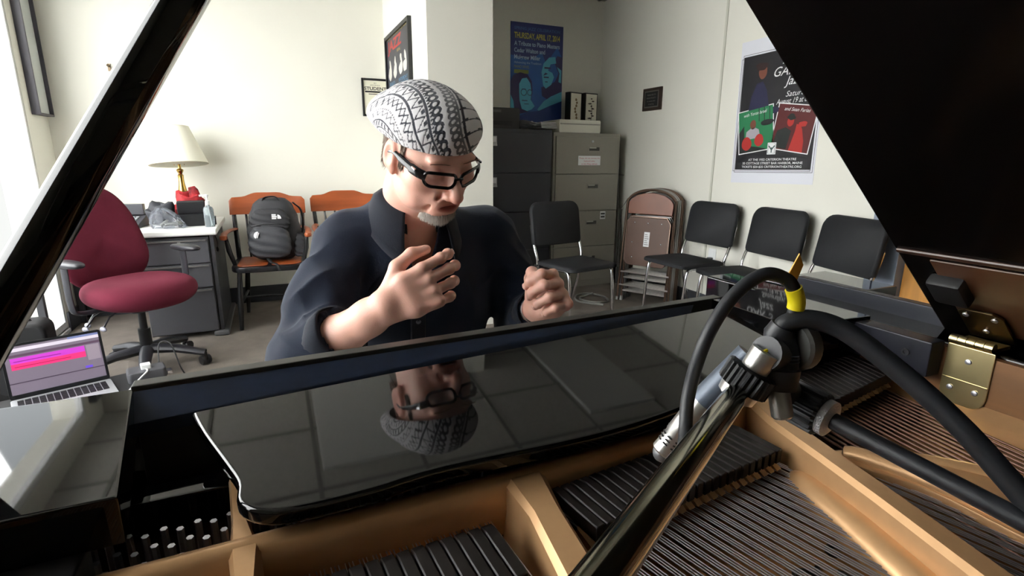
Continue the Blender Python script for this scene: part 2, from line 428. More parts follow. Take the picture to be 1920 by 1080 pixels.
# white paper poster on the right wall
t = thing('concert_poster', 'white-bordered black concert poster with two tilted photos on the right wall', 'poster', (XR-.001, 2.79, 1.57), rot=(R(90), R(-1.2), R(-90)))
MB().box((-.345, -.50, 0), (.345, .49, .001)).build('sheet', mat('poster_paper', (214, 216, 224), .6), t, smooth=False)
z = .0016
MB().box((-.315, -.405, .001), (.315, .385, z)).build('black_panel', mat('poster_black', (28, 27, 31), .5), t, smooth=False)
b = MB()
for (x0, y0, x1, y1) in ((-.335, -.415, .318, .375), (-.322, -.425, .333, .398)):
    for lo, hi in (((x0, y0), (x1, y0+.003)), ((x0, y1-.003), (x1, y1)), ((x0, y0), (x0+.003, y1)), ((x1-.003, y0), (x1, y1))):
        b.box((*lo, .001), (*hi, .0013))
b.build('border_line', m_ink, t, smooth=False)
zz = z+.0006
b = MB()
put_text(b, 'Ly', .02, .29, .06, shear=.35, z=zz); put_text(b, 'GAK S', -.04, .215, .06, shear=.35, z=zz); put_text(b, 'Jazz', .05, .15, .055, shear=.35, z=zz)
put_text(b, 'Saturday,', .07, .075, .035, w=.2, shear=.35, z=zz); put_text(b, 'August 19 at 8 pm', .0, .03, .035, w=.30, shear=.35, z=zz)
put_text(b, 'AT THE 1932 CRITERION THEATRE', .005, -.342, .015, w=.4, align='c', bold=.01, z=zz); put_text(b, '35 COTTAGE STREET BAR HARBOR, MAINE', .005, -.367, .015, w=.5, align='c', bold=.01, z=zz); put_text(b, 'TICKETS $20-$25 CRITERIONTHEATRE.ORG', .0, -.392, .015, w=.5, align='c', bold=.01, z=zz)
b.build('lettering', m_paper, t, smooth=False)
def tilted(cx, cy, w, h, a): return Matrix.Translation((cx, cy, 0)) @ Matrix.Rotation(R(a), 4, 'Z')
m_skin_d = mat('print_skin', (116, 66, 50), .6); m_red = mat('print_red', (172, 40, 34), .6); m_dred = mat('print_dark_red', (84, 22, 24), .6)
for k, (cx, cy, a, mback) in enumerate(((-.155, -.128, 7, mat('print_green', (30, 116, 72), .6)), (.155, -.133, -9, m_dred))):
    Mx = tilted(cx, cy, .3, .32, a) @ Matrix.Diagonal((1, .93, 1, 1))
    MB().box((-.155, -.165, z), (.155, .165, z+.0004), Mx).build('photo_border', m_paper, t, smooth=False)
    MB().box((-.148, -.158, z), (.148, .158, z+.0008), Mx).build('photo', mback, t, smooth=False)
    h = z+.0012; b = MB()
    b.poly([Mx @ Vector(p) for p in blob(-.02 if not k else -.03, .045, .026, .036, h, wob=.05)]); b.build('photo_face', m_skin_d if not k else m_red, t, smooth=False)
    b = MB()
    if not k:
        b.poly([Mx @ Vector(p) for p in [(-.09, -.06, h), (.04, -.06, h), (.03, .0, h), (-.0, .02, h), (-.04, .02, h), (-.08, .0, h)]]); b.build('photo_jacket', mat('print_grey', (160, 156, 164), .6), t, smooth=False)
        b = MB(); b.poly([Mx @ Vector(p) for p in blob(-.08, -.09, .045, .05, h+.0003, wob=.05)]).poly([Mx @ Vector(p) for p in blob(.03, -.08, .04, .045, h+.0003, wob=.05)]); b.build('photo_drums', m_red, t, smooth=False)
        b = MB(); b.poly([Mx @ Vector(p) for p in [(-.148, -.158, h-.0002), (-.148, .0, h-.0002), (-.1, .05, h-.0002), (-.1, -.1, h-.0002), (.02, -.13, h-.0002), (.1, -.158, h-.0002)]]).poly([Mx @ Vector(p) for p in blob(.1, .04, .055, .022, h, wob=.05)])
        for x in (.03, .075, .12): b.poly([Mx @ Vector(p) for p in [(x, .06, h), (x+.006, .06, h), (x+.006, .158, h), (x, .158, h)]])
        b.build('photo_shade', mat('print_black', (24, 30, 28), .6), t, smooth=False)
    else:
        b.poly([Mx @ Vector(p) for p in [(.0, -.158, h), (.11, -.158, h), (.1, -.08, h), (.07, .0, h), (.05, .03, h), (.02, .03, h), (.02, -.02, h)]]).poly([Mx @ Vector(p) for p in blob(.07, .035, .03, .02, h+.0003)]); b.build('photo_jacket', m_red, t, smooth=False)
        b = MB(); b.poly([Mx @ Vector(p) for p in [(-.14, -.15, h), (-.02, -.15, h), (-.01, -.02, h), (-.06, .0, h), (-.12, -.03, h)]]).poly([Mx @ Vector(p) for p in blob(-.03, .075, .032, .02, h+.0003)]); b.build('photo_shade', mat('print_black', (24, 30, 28), .6), t, smooth=False)
    b = MB(); put_text(b, 'with Yoron Israel' if not k else 'and Sean Farias', 0, .115, .024, w=.2, align='c', shear=.3, z=h+.0004, M=Mx); b.build('photo_lettering', m_paper, t, smooth=False)
b = MB().box((-.035, -.30, z+.001), (.035, -.22, z+.0022)); b.build('emblem', m_paper, t, smooth=False)
b = MB()
for (x, y, a) in ((-.012, -.255, 40), (.012, -.255, -40), (0, -.27, 0)): b.box((-.004, -.018, z+.0022), (.004, .018, z+.0026), Matrix.Translation((x, y, 0)) @ Matrix.Rotation(R(a), 4, 'Z'))
b.tube([(-.028, -.293, z+.0025), (.028, -.293, z+.0025), (.028, -.227, z+.0025), (-.028, -.227, z+.0025)], .0016, 4, closed=True); b.build('emblem_mark', mat('print_teal', (40, 74, 74), .6), t, smooth=False)
b = MB(); b.poly(blob(-.135, .265, .035, .05, zz, wob=.05)); b.poly(blob(.075, .0, .03, .014, zz)); b.build('portrait_face', m_skin_d, t, smooth=False)
b = MB(); b.poly(blob(-.15, .3, .05, .03, zz+.0003)); b.build('portrait_hair', mat('print_hair', (48, 26, 22), .6), t, smooth=False)
b = MB(); b.poly([(-.24, -.03, zz), (-.05, -.03, zz), (.04, -.015, zz), (.03, .01, zz), (-.06, .03, zz), (-.09, .14, zz), (-.13, .2, zz), (-.18, .19, zz), (-.22, .1, zz)]); b.build('portrait_jacket', mat('print_navy', (34, 34, 66), .6), t, smooth=False)

# small plaque
t = thing('plaque', 'small dark wooden award plaque alone on the right wall', 'plaque', (XR, 4.13, 1.755), rot=ON_RIGHT)
MB().box((-.13, -.097, 0), (.13, .097, .018)).build('board', mat('plaque_wood', (58, 44, 38), .45), t, bevel=.004)
MB().box((-.098, -.072, .018), (.098, .072, .020)).build('rim_plate', mat('plaque_silver', (134, 134, 130), .35, .8), t, smooth=False)
MB().box((-.088, -.062, .020), (.088, .062, .0215)).build('plate', mat('plaque_black', (30, 31, 34), .35), t, smooth=False)
b = MB()
for i, s in enumerate(('PRESENTED TO', 'PIANO FACULTY', 'for twenty years', 'of teaching')): put_text(b, s, 0, .03-.026*i, .012, align='c', z=.0218)
b.build('lettering', mat('plaque_text', (150, 150, 146), .4), t, smooth=False)
# nails
n_ = MB().cyl((-1.005, YB, 1.86), (-1.005, YB-.03, 1.865), .004, n=8).cyl((-1.005, YB-.028, 1.864), (-1.005, YB-.032, 1.866), .009, n=8).box((-1.012, YB-.006, 1.83), (-.995, YB, 1.88))
tag(n_.build('picture_hook', mat('old_brass', (120, 104, 84), .4, .8)), 'tiny bare picture hook on the white wall left of the lamp', 'hook')
# outlet with plug
t = thing('wall_outlet', 'white electrical outlet low on the right wall behind the chairs', 'outlet', (XR, 3.24, .47), rot=ON_RIGHT)
MB().rbox((-.04, -.06, 0), (.04, .06, .006), .008).build('plate', m_white, t, bevel=.002)
MB().rbox((-.02, .008, .006), (.02, .045, .009), .01).rbox((-.02, -.045, .006), (.02, -.008, .009), .01).build('socket', m_paper, t)
b = MB().rbox((-.018, -.04, .009), (.018, -.01, .04), .006); b.tube(smooth_path([(0, -.025, .03), (0, -.03, .06), (.02, -.1, .05), (.05, -.25, .02), (.08, -.44, .02)]), .005, 8); b.build('plug', mat('grey_plug', (86, 86, 88), .5), t)

# ---------------------------------------------------------------- filing cabinets
def cabinet(name, label, lo, hi, nd, mbody, handle, fh):
    w, d, h = hi[0]-lo[0], hi[1]-lo[1], hi[2]
    t = thing(name, label, 'cabinet', (lo[0]+w/2, lo[1]+d/2, 0))
    MB().box((-w/2, -d/2+.02, 0), (w/2, d/2, h)).build('body', mbody, t, bevel=.004)
    dh = (h-.03-.06)/nd
    for i in range(nd):
        z0 = .06+i*dh
        dr = MB().box((-w/2+.018, -d/2, z0+.004), (w/2-.018, -d/2+.02, z0+dh-.004)).build('drawer', mbody, t, bevel=.004)
        handle(dr, -w/2, w/2, -d/2, z0, dh)
    return t
m_cabd = mat('charcoal_enamel', (54, 56, 63), .45, bump=(200, .04))
m_cabg = mat('putty_enamel', (137, 133, 122), .45, bump=(200, .04))
def h_label(dr, x0, x1, y, z0, dh):
    hx = x0+.12
    MB().box((hx-.065, y-.012, z0+dh-.105), (hx+.065, y, z0+dh-.035)).build('label_holder', mat('nickel', (176, 178, 180), .35, .7), dr, bevel=.004)
    MB().box((hx-.055, y-.0135, z0+dh-.085), (hx+.055, y-.012, z0+dh-.042)).build('label_card', m_paper, dr, smooth=False)
    MB().box((hx-.06, y-.03, z0+dh-.118), (hx+.06, y-.01, z0+dh-.105)).build('pull', mat('nickel', (176, 178, 180), .35, .7), dr, bevel=.003)
def h_recess(dr, x0, x1, y, z0, dh):
    cx = (x0+x1)/2+.06
    MB().box((cx-.065, y-.004, z0+dh-.135), (cx+.065, y+.001, z0+dh-.09)).build('handle_frame', m_cabg, dr, bevel=.002)
    MB().box((cx-.055, y-.006, z0+dh-.128), (cx+.055, y-.002, z0+dh-.097)).build('recess', mat('recess_dark', (62, 60, 56), .6), dr, smooth=False)
    MB().box((cx-.055, y-.010, z0+dh-.108), (cx+.02, y-.006, z0+dh-.097)).build('pull', mat('putty_light', (170, 166, 156), .4), dr, bevel=.002)
CH = 1.46
cabinet('filing_cabinet', 'dark charcoal filing cabinet with white label holders next to the column', (1.62, 4.4, 0), (2.355, 4.97, CH+.02), 4, m_cabd, h_label, 0)
gc = cabinet('filing_cabinet', 'putty grey lateral filing cabinet in the corner with a red-lettered note', (2.37, 4.4, 0), (3.09, 4.97, CH), 4, m_cabg, h_recess, 0)
b = MB().box((2.62, 4.394, 1.17), (2.86, 4.3955, 1.255)).build('note', m_paper, gc, smooth=False, world=True)
b = MB(); Mn = Matrix.Translation((2.74, 4.393, 1.21)) @ Matrix.Rotation(R(90), 4, 'X')
for i, s in enumerate(('Please, do not remove the', 'keyboard cables', 'in this filing cabinet')): put_text(b, s, 0, .018-.026*i, .013, w=(.22, .12, .17)[i], align='c', M=Mn)
b.build('note_lettering', mat('ink_crimson', (186, 70, 84), .6), gc, smooth=False, world=True)
MB().box((2.885, 4.394, .66), (2.945, 4.3955, .735)).build('sticker', m_paper, gc, smooth=False, world=True)
MB().box((2.893, 4.393, .705), (2.937, 4.394, .72)).box((2.893, 4.393, .675), (2.937, 4.394, .69)).build('sticker_print', m_ink, gc, smooth=False, world=True)
MB().cyl((2.77, 4.401, 1.385), (2.77, 4.392, 1.385), .011, n=14).build('lock', mat('nickel', (176, 178, 180), .35, .7), gc, world=True)
# on the cabinets
t = thing('printer', 'low black printer on top of the dark filing cabinet', 'printer', (1.84, 4.62, CH+.02))
MB().rbox((-.21, -.16, 0), (.21, .16, .175), .015, axis=1).build('body', m_black, t, bevel=.004)
MB().box((-.16, -.168, .03), (.13, -.16, .065)).build('paper_slot', m_blackm, t, bevel=.002)
MB().box((-.18, -.1652, .135), (.03, -.16, .155)).build('control_strip', mat('grey_plug', (86, 86, 88), .5), t, bevel=.001)
t = thing('paper_pile', 'loose crumpled sheets of paper between the black printer and the white machine', 'papers', (2.165, 4.62, CH+.02))
random.seed(11)
for i in range(7):
    M_ = Matrix.Translation((random.uniform(-.012, .012), random.uniform(-.05, .05), .014+i*.009)) @ Matrix.Rotation(random.uniform(-.35, .35), 4, 'Z')
    ph = random.random()*6
    MB().grid(lambda u, v: ((u-.5)*.16, (v-.5)*.26, .012*math.sin(5*u+ph)*math.cos(4*v+ph)+(.025*(u-.5)**2)), 7, 7).add([], []).build('sheet', mat('sheet_white', (206, 206, 208), .7), t, solid=.001).matrix_local = M_
t = thing('document_scanner', 'cream white flat office machine with paper tray on the grey cabinet', 'printer', (2.63, 4.60, CH))
MB().rbox((-.20, -.17, 0), (.24, .17, .115), .012, axis=1).build('body', mat('cream_plastic', (206, 204, 190), .45), t, bevel=.004)
MB().box((-.19, -.18, .072), (.23, .15, .082)).build('lid_seam', mat('cream_dark', (150, 148, 138), .5), t, bevel=.002)
b = MB()
for i in range(5): b.box((-.36, -.13+.004*i, .035+.012*i), (-.20, .12, .042+.012*i))
b.build('paper_tray', m_paper, t, bevel=.002)
def artbox(label, x, rz):
    t = thing('art_panel', label, 'box', (x, 4.83, CH), rz=rz)
    MB().box((-.08, -.035, 0), (.08, .035, .40)).build('case', mat('case_black', (36, 33, 32), .4), t, bevel=.003)
    MB().box((-.068, -.0375, .012), (.068, -.035, .388)).build('panel', mat('panel_cream', (220, 214, 196), .5), t, smooth=False)
    return t
t = artbox('left of two black-edged cream panels, its brown ornament ending in a dark disc', 2.80, R(14))
b = MB()
for i in range(7): b.poly([(p[0], -.0382, p[1]) for p in [(q[0], q[1]) for q in blob(.012*math.sin(i*1.4), .33-.028*i, .014, .012, 0)]])
b.build('ornament', mat('ink_bronze', (126, 104, 64), .5), t, smooth=False)
b = MB(); b.poly([(q[0], -.0384, q[1]) for q in blob(-.0, .065, .03, .03, 0, wob=.02)]); b.build('ornament_disc', mat('ink_brown', (60, 44, 34), .5), t, smooth=False)
t = artbox('right of two black-edged cream panels, with a dark branch ornament', 2.98, R(8))
b = MB()
for i in range(12): b.poly([(q[0], -.0382, q[1]) for q in blob(.022*math.sin(i*2.1), .345-.023*i, .011+.006*(i % 3), .007, 0)])
b.tube([(.0, -.0385, .29), (.012, -.0385, .2), (-.008, -.0385, .12), (.006, -.0385, .06)], .002, 5)
b.build('ornament', mat('ink_brown', (60, 44, 34), .5), t, smooth=False)
# thin stand and cables by the grey cabinet
t = thing('folded_stand', 'thin grey folded stand leaning in the gap beside the grey cabinet', 'stand', (3.13, 4.42, 0))
b = MB().cyl((0, 0, 0), (-.02, .05, 1.42), .008, n=8).cyl((-.0, -.03, 0), (.045, .06, .75), .006, n=8); b.build('tube', mat('grey_metal', (120, 120, 118), .4, .6), t)
MB().tube(smooth_path([(.02, .0, .75), (.06, -.06, .86), (.05, -.08, .7), (.03, -.04, .5), (.05, -.02, .12), (.02, -.03, .02)]), .004, 6).tube([(-.02, .05, 1.08), (.04, .02, 1.075)], .004, 6).build('cable', mat('grey_cable', (126, 126, 120), .6), t)
b = MB().tube(smooth_path([(2.52, 3.72, .01), (2.38, 3.9, .01), (2.46, 4.08, .01), (2.60, 4.12, .01), (2.68, 3.98, .01), (2.62, 3.80, .012), (2.46, 3.78, .024), (2.44, 3.98, .012), (2.62, 4.06, .024)], 10), .009, 8)
tag(b.build('cable_coil', mat('grey_cable', (126, 126, 120), .6)), 'loose loop of grey cable on the carpet in front of the folding chairs', 'cable')
# ---------------------------------------------------------------- orchestra chairs
m_pad = mat('black_vinyl', (32, 33, 36), .68, spec=.3, bump=(260, .12))
def orchestra_chair(label, loc, rz, group=None):
    """faces -Y locally"""
    t = thing('orchestra_chair', label, 'chair', loc, rz, group)
    def backpt(u, v):
        return None
    prof = rrect(-.235, 0, .235, .325, [.03, .075, .075, .03], 5)
    b = MB(); n = len(prof)
    vs = []
    for off, s in ((-.004, .955), (.010, 1.0), (.028, 1.0), (.038, .96)):
        for (x, h) in prof:
            xx = x*s; hh = .1625+(h-.1625)*s
            vs.append((xx, off+.25*(xx**2)*-1+.16*hh*1.0, hh))
    fs = [tuple(range(n))[::-1], tuple(range(3*n, 4*n))]
    for k in range(3):
        for i in range(n): fs.append((k*n+i, k*n+(i+1) % n, (k+1)*n+(i+1) % n, (k+1)*n+i))
    b.add(vs, fs, Matrix.Translation((0, .20, .585))); b.build('backrest', m_pad, t, angle=55)
    prof = rrect(-.225, -.25, .225, .17, [.05, .04, .04, .05], 5); n = len(prof); vs = []
    for zz, s in ((.452, .94), (.458, 1.0), (.478, 1.0), (.486, .95)):
        vs += [(x*s, -.04+(y+.04)*s, zz+.05*max(0, -y-.02)*.4) for x, y in prof]
    fs = [tuple(range(n))[::-1], tuple(range(3*n, 4*n))]
    for k in range(3):
        for i in range(n): fs.append((k*n+i, k*n+(i+1) % n, (k+1)*n+(i+1) % n, (k+1)*n+i))
    MB().add(vs, fs).build('seat', m_pad, t, angle=55)
    for s in (-1, 1):
        MB().tube(smooth_path([(s*.205, -.225, .0), (s*.205, -.205, .30), (s*.205, -.19, .42), (s*.203, -.16, .452), (s*.2, -.08, .452), (s*.2, .1, .452)], 5), .0115, 10).build('leg', m_chrome, t)
        MB().tube(smooth_path([(s*.21, .29, .0), (s*.21, .2, .28), (s*.215, .165, .46), (s*.222, .19, .56), (s*.215, .235, .66), (s*.21, .26, .74)], 5), .0115, 10).build('leg', m_chrome, t)
        for y in (-.225, .29):
            MB().cyl((s*.2075, y, 0), (s*.2075, y-.002*(1 if y < 0 else -1), .022), .0145, n=10).build('foot_cap', m_black, t)
        MB().cyl((s*.2185, .168, .445), (s*.236, .168, .445), .016, n=10).build('hinge_bolt', m_chrome, t)
    MB().tube([(-.2, .02, .445), (.2, .02, .445)], .009, 8).tube([(-.205, -.15, .445), (.205, -.15, .445)], .009, 8).build('crossbar', m_chrome, t)
    return t
oc = orchestra_chair('black orchestra chair on the right wall, nearest the stack of folding chairs', (2.88, 3.16, 0), R(-87), 'orchestra chairs along the right wall')
dup(oc, (2.90, 2.61, 0), R(-95), 'black orchestra chair in the middle of the three along the right wall')
dup(oc, (2.87, 2.10, 0), R(-103), 'black orchestra chair nearest the door in the right wall row')
o = dup(oc, (2.02, 3.40, 0), R(10), 'lone black orchestra chair in front of the filing cabinets, behind the pianist'); del o['group']

# ---------------------------------------------------------------- folding chairs, folded and stacked against the wall
def folding_chair(label, mseat, mback, mtube, loc, rz, lean):
    """flat folded chair, faces -Y locally; z up along the chair"""
    t = thing('folding_chair', label, 'chair', loc, 0, 'folded chairs stacked against the right wall', rot=(R(-lean), 0, rz))
    # outer U frame: legs and rounded top
    pts = [(-.235, 0, .0), (-.225, 0, .45), (-.215, 0, .86)]
    pts += [(-.215*math.cos(a), 0, .86+.12*math.sin(a)) for a in np.linspace(.25, PI-.25, 9)]
    pts += [(.215, 0, .86), (.225, 0, .45), (.235, 0, .0)]
    MB().tube(smooth_path(pts, 3), .0115, 8).build('frame', mtube, t)
    for s in (-1, 1):
        MB().tube([(s*.20, .012, .02), (s*.205, .016, .5), (s*.2, .014, .72)], .0105, 8).build('leg', mtube, t)
        MB().cyl((s*.235, 0, 0), (s*.234, 0, .03), .0145, n=8).cyl((s*.20, .012, .0), (s*.20, .012, .04), .0135, n=8).build('foot_cap', mat('rubber_grey', (150, 150, 148), .7), t)
    b = MB().tube([(-.23, 0, .14), (.23, 0, .14)], .008, 8).tube([(-.23, 0, .26), (.23, 0, .26)], .008, 8).tube([(-.2, .014, .09), (.2, .014, .09)], .008, 8).tube([(-.2, .014, .21), (.2, .014, .21)], .008, 8)
    b.build('crossbar', mat('worn_steel', (176, 172, 168), .35, .8), t)
    # backrest panel (half-round) under the top bend
    p = [(-.195, .775), (.195, .775), (.2, .85)]+[(.2*math.cos(a), .85+.105*math.sin(a)) for a in np.linspace(.2, PI-.2, 9)]+[(-.2, .85)]
    MB().prism(p, -.014, .006, 1).build('backrest', mback, t, bevel=.004)
    # seat folded up: its underside faces out
    st = MB().rbox((-.19, -.026, .33), (.19, -.008, .745), .05, axis=1, n=4).build('seat', mseat, t, bevel=.004)
    b = MB().tube([(-.192, -.02, .36), (-.195, -.02, .70), (-.16, -.02, .752), (.16, -.02, .752), (.195, -.02, .70), (.192, -.02, .36)], .006, 6).build('seat_rim', mtube, st)
    return t, st
m_fbrown = mat('brown_vinyl', (118, 62, 34), .42, noise=(6, .1)); m_fseat = mat('brown_seat_pan', (86, 57, 42), .5, noise=(8, .1)); m_ftube = mat('brown_tube', (118, 98, 86), .3, .75)
FDIR = Vector((.87, .49, 0)); frz = math.atan2(FDIR.y, FDIR.x)-PI/2
f0 = Vector((2.87, 3.66, 0))
t, st = folding_chair('front brown folding chair of the stack, its underside sticker facing the room', m_fseat, m_fbrown, m_ftube, f0, frz, 5)
b = MB().box((-.025, -.0275, .50), (.025, -.026, .625)); b.build('sticker', m_paper, st, smooth=False)
b = MB()
for i in range(6): b.box((-.018, -.0282, .515+.017*i), (.018-.006*(i % 3), -.0275, .521+.017*i))
b.build('sticker_print', mat('ink_grey', (130, 128, 126), .6), st, smooth=False)
b = MB()
for x, zz in ((-.12, .70), (.0, .70), (.12, .70), (-.13, .53), (.13, .53), (-.12, .4), (.12, .4), (0, .4)): b.lathe([(.006, 0), (.006, .002), (.003, .004)], 8, Matrix.Translation((x, -.026, zz)) @ Matrix.Rotation(R(90), 4, 'X'))
b.build('rivet', m_chrome, st)
m_sil = mat('silver_tube', (172, 172, 172), .3, .85); m_gseat = mat('grey_seat_pan', (120, 118, 116), .45)
for k, (a, s_, b_, c_) in enumerate((('second folding chair of the stack, grey tube just behind the front one', m_gseat, m_gseat, m_sil), ('middle folding chair of the stack, third from the room', m_gseat, m_gseat, m_sil), ('fourth folding chair of the stack, brown tubes near the wall', m_fseat, m_fseat, m_ftube), ('last folding chair of the stack, touching the wall', m_fseat, m_fseat, m_ftube))):
    folding_chair(a, s_, b_, c_, f0+FDIR*.043*(k+1), frz, 5)

# ---------------------------------------------------------------- desk with pedestal
m_top = mat('white_laminate', (228, 229, 226), .35)
t = thing('desk', 'white-topped office desk with dark grey drawers against the back wall', 'desk', (-.90, 4.5, 0))
MB().rbox((-.52, -.42, .715), (.53, .42, .755), .012, axis=0).build('desktop', m_top, t, bevel=.006)
MB().box((.48, -.36, 0), (.505, .40, .715)).build('side_panel', m_dgrey, t, bevel=.004)
MB().box((.44, -.40, 0), (.535, .42, .035)).build('foot_rail', mat('foot_grey', (92, 92, 94), .4), t, bevel=.01)
for yy in (-.34, .36): MB().box((-.515, yy-.02, 0), (-.475, yy+.02, .715)).build('leg', m_dgrey, t, bevel=.004)
ped = MB().box((.065, -.36, .03), (.475, .38, .70)).build('pedestal', m_dgrey, t, bevel=.004)
for z0, z1 in ((.04, .345), (.355, .515), (.525, .69)):
    dr = MB().box((.07, -.378, z0), (.47, -.36, z1)).build('drawer', mat('drawer_grey', (74, 74, 79), .45, bump=(150, .05)), t, bevel=.003)
    MB().box((.08, -.392, z1-.016), (.46, -.377, z1-.006)).build('handle', mat('handle_grey', (128, 126, 124), .35, .6), dr, bevel=.002)
MB().cyl((.30, -.378, .668), (.30, -.386, .668), .009, n=12).build('lock', mat('nickel', (176, 178, 180), .35, .7), t)
b = MB().tube(smooth_path([(.50, -.25, .71), (.515, -.27, .66), (.512, -.26, .60)]), .003, 6).ell((.512, -.26, .595), (.01, .01, .018), 8, 6); b.build('cord_tassel', m_black, t)
DZ = .755
# lamp
t = thing('table_lamp', 'brass table lamp with a cream cone shade on the desk', 'lamp', (-.615, 4.74, DZ))
m_brass = mat('polished_brass', (196, 160, 88), .18, 1)
MB().lathe([(.085, 0), (.085, .012), (.06, .02), (.03, .035), (.042, .06), (.062, .10), (.05, .13), (.04, .165), (.05, .17), (.046, .18), (.03, .215), (.021, .27), (.018, .31), (.02, .335), (.012, .345), (.022, .365), (.024, .375), (.01, .385), (.01, .46), (.014, .465), (.014, .50), (.004, .505)], 28).build('base', m_brass, t)
Ms = Matrix.Translation((0, 0, .415)) @ Matrix.Rotation(R(-7), 4, 'X') @ Matrix.Rotation(R(-3), 4, 'Y')
MB().lathe([(.195, 0), (.105, .268), (.102, .268), (.192, 0), (.195, 0)], 40, Ms).build('shade', mat('cream_shade', (238, 236, 220), .8, trans=0), t, angle=60)
b = MB().tube([(.1035*math.cos(a), .1035*math.sin(a), .268) for a in np.linspace(0, 2*PI, 33)[:-1]], .003, 6, closed=True, M=Ms); b.build('shade_trim', mat('trim_ivory', (206, 202, 178), .7), t); b = MB().tube([(.1935*math.cos(a), .1935*math.sin(a), 0) for a in np.linspace(0, 2*PI, 33)[:-1]], .003, 6, closed=True, M=Ms); b.build('shade_trim', mat('trim_ivory', (206, 202, 178), .7), t)
b = MB().tube([(.05*math.cos(a), 0, .08+.11*math.sin(a)) for a in np.linspace(-.9, PI+.9, 16)], .0025, 6, M=Ms)
for a in (0, 2.1, 4.2): b.tube([(0, 0, .25), (.106*math.cos(a), .106*math.sin(a), .26)], .002, 5, M=Ms)
b.build('harp', m_brass, t)
MB().ell((0, 0, .53), (.028, .028, .045), 14, 10).build('bulb', m_white, t)
# phone
t = thing('desk_phone', 'dark grey office telephone with coiled cord on the desk', 'telephone', (-.93, 4.42, DZ), R(-8))
MB().prism([(-.11, 0), (.11, 0), (.11, .08), (-.11, .02)], -.1, .1, 0).build('body', mat('phone_grey', (66, 66, 72), .5), t, bevel=.006)
b = MB()
for i in range(4):
    for j in range(3): b.box((-.0+.025*j, -.06+.028*i, .037+.0075*i), (.018+.025*j, -.042+.028*i, .046+.0075*i))
b.build('keypad', mat('phone_keys', (150, 152, 156), .5), t, bevel=.001)
MB().box((-.09, .06, .075), (.09, .10, .15), Matrix.Translation((0, 0, 0))).build('screen', mat('phone_screen', (52, 54, 60), .3), t, bevel=.004)
MB().tube(smooth_path([(-.115, -.1, .07), (-.115, -.075, .095), (-.115, 0, .10), (-.115, .07, .105), (-.115, .1, .09)]), [.022]*4+[.024]*2+[.018]*11+[.024]*15 if False else .024, 12).build('handset', mat('phone_grey', (66, 66, 72), .5), t)
b = MB().tube([(-.11+.012*math.cos(i*.9)+.0025*i, -.13+.012*math.sin(i*.9), .012+.003*math.sin(i*.7)) for i in range(90)], .003, 5); b.build('cord', m_black, t)
# pouch, plastic bag, cases, cap, bottles
def soft(name, label, cat, loc, r, m, seed, amp=.25, rz=0, n=26, k=18):
    rs = np.random.RandomState(seed); ph = rs.rand(8)*6
    def fn(u, v):
        a = 2*PI*u; tt = PI*v; w = 1+amp*(.5*math.sin(2*a+ph[0])*math.sin(3*tt+ph[1])+.3*math.sin(5*a+ph[2]+2*tt)*math.sin(tt)+.25*math.sin(7*tt+ph[3]+a))
        z = r[2]*(1-math.cos(tt))/1.0*w*.5
        s = math.sin(tt)**.7
        return (r[0]*s*w*math.cos(a), r[1]*s*w*math.sin(a), max(0, z))
    t = tag(MB().grid(fn, n, k, wrap=True).build(name, m), label, cat); t.location = loc; t.rotation_euler = (0, 0, rz); return t
soft('fabric_pouch', 'slumped black fabric pouch between the phone and plastic bag', 'pouch', (-.72, 4.44, DZ), (.09, .06, .15), mat('pouch_black', (46, 48, 54), .7), 4, .3)
soft('knit_cap', 'crumpled red and black knit cap at the foot of the lamp', 'cap', (-.555, 4.545, DZ+.0), (.11, .07, .21), mat('red_knit', (150, 28, 34), .8, noise=(30, .75)), 5, .35)
t = thing('camera_case', 'open black gear case with a yellow tag on the desk', 'case', (-.53, 4.36, DZ), R(6))
MB().rbox((-.085, -.06, 0), (.085, .06, .085), .01).build('box', m_black, t, bevel=.006)
MB().prism([(-.01, 0), (.07, .0), (.085, .085), (-.03, .085)], -.085, .085, 0, Matrix.Translation((0, 0, .083))).build('flap', mat('case_fabric', (30, 30, 34), .8), t, bevel=.008)
MB().poly([(-.015, -.012, .125), (.02, -.014, .118), (.028, -.014, .135), (.005, -.012, .15), (-.012, -.01, .142)]).build('tag', mat('yellow_tag', (232, 214, 40), .5), t, solid=.002)
MB().rbox((.10, -.02, 0), (.145, .03, .06), .006).build('charger', m_black, t, bevel=.003)
t = thing('plastic_bag', 'crinkled clear plastic bag on the front of the desk', 'bag', (-.66, 4.25, DZ+.003), R(-20))
m_bag = mat('clear_plastic', (226, 230, 238), .12, trans=.92, ior=1.12)
rs = np.random.RandomState(3)
def bagf(u, v):
    a = 2*PI*u; w = 1-.85*v**2.2
    return ((.11*math.cos(a)*w+.01*math.sin(9*a+6*v))-.04*v, (.05*math.sin(a)*w+.008*math.cos(7*a+5*v)), .001+.13*v+.006*math.sin(6*a))
b = MB().grid(bagf, 40, 14, wrap=True); b.add([(x, y, 0) for x, y in [(.1*math.cos(a), .045*math.sin(a)) for a in np.linspace(0, 2*PI, 21)[:-1]]], [tuple(range(20))]); b.build('pouch', m_bag, t)
b = MB().cyl((-.02, 0, .02), (.05, .01, .025), .012, n=10).cyl((-.05, .01, .018), (0, -.01, .05), .008, n=8).tube([(.06+.03*math.cos(i*.8), .02*math.sin(i*.8), .02+.001*i) for i in range(24)], .003, 5); b.build('contents', mat('grey_cable', (126, 126, 120), .6), t)
t = thing('hand_sanitizer', 'clear pump bottle of hand sanitizer at the right end of the desk', 'bottle', (-.415, 4.245, DZ))
MB().lathe([(.03, 0), (.032, .004), (.032, .12), (.026, .135), (.012, .142), (.012, .155)], 20).build('bottle', mat('clear_gel', (210, 222, 228), .08, trans=.8, ior=1.3), t)
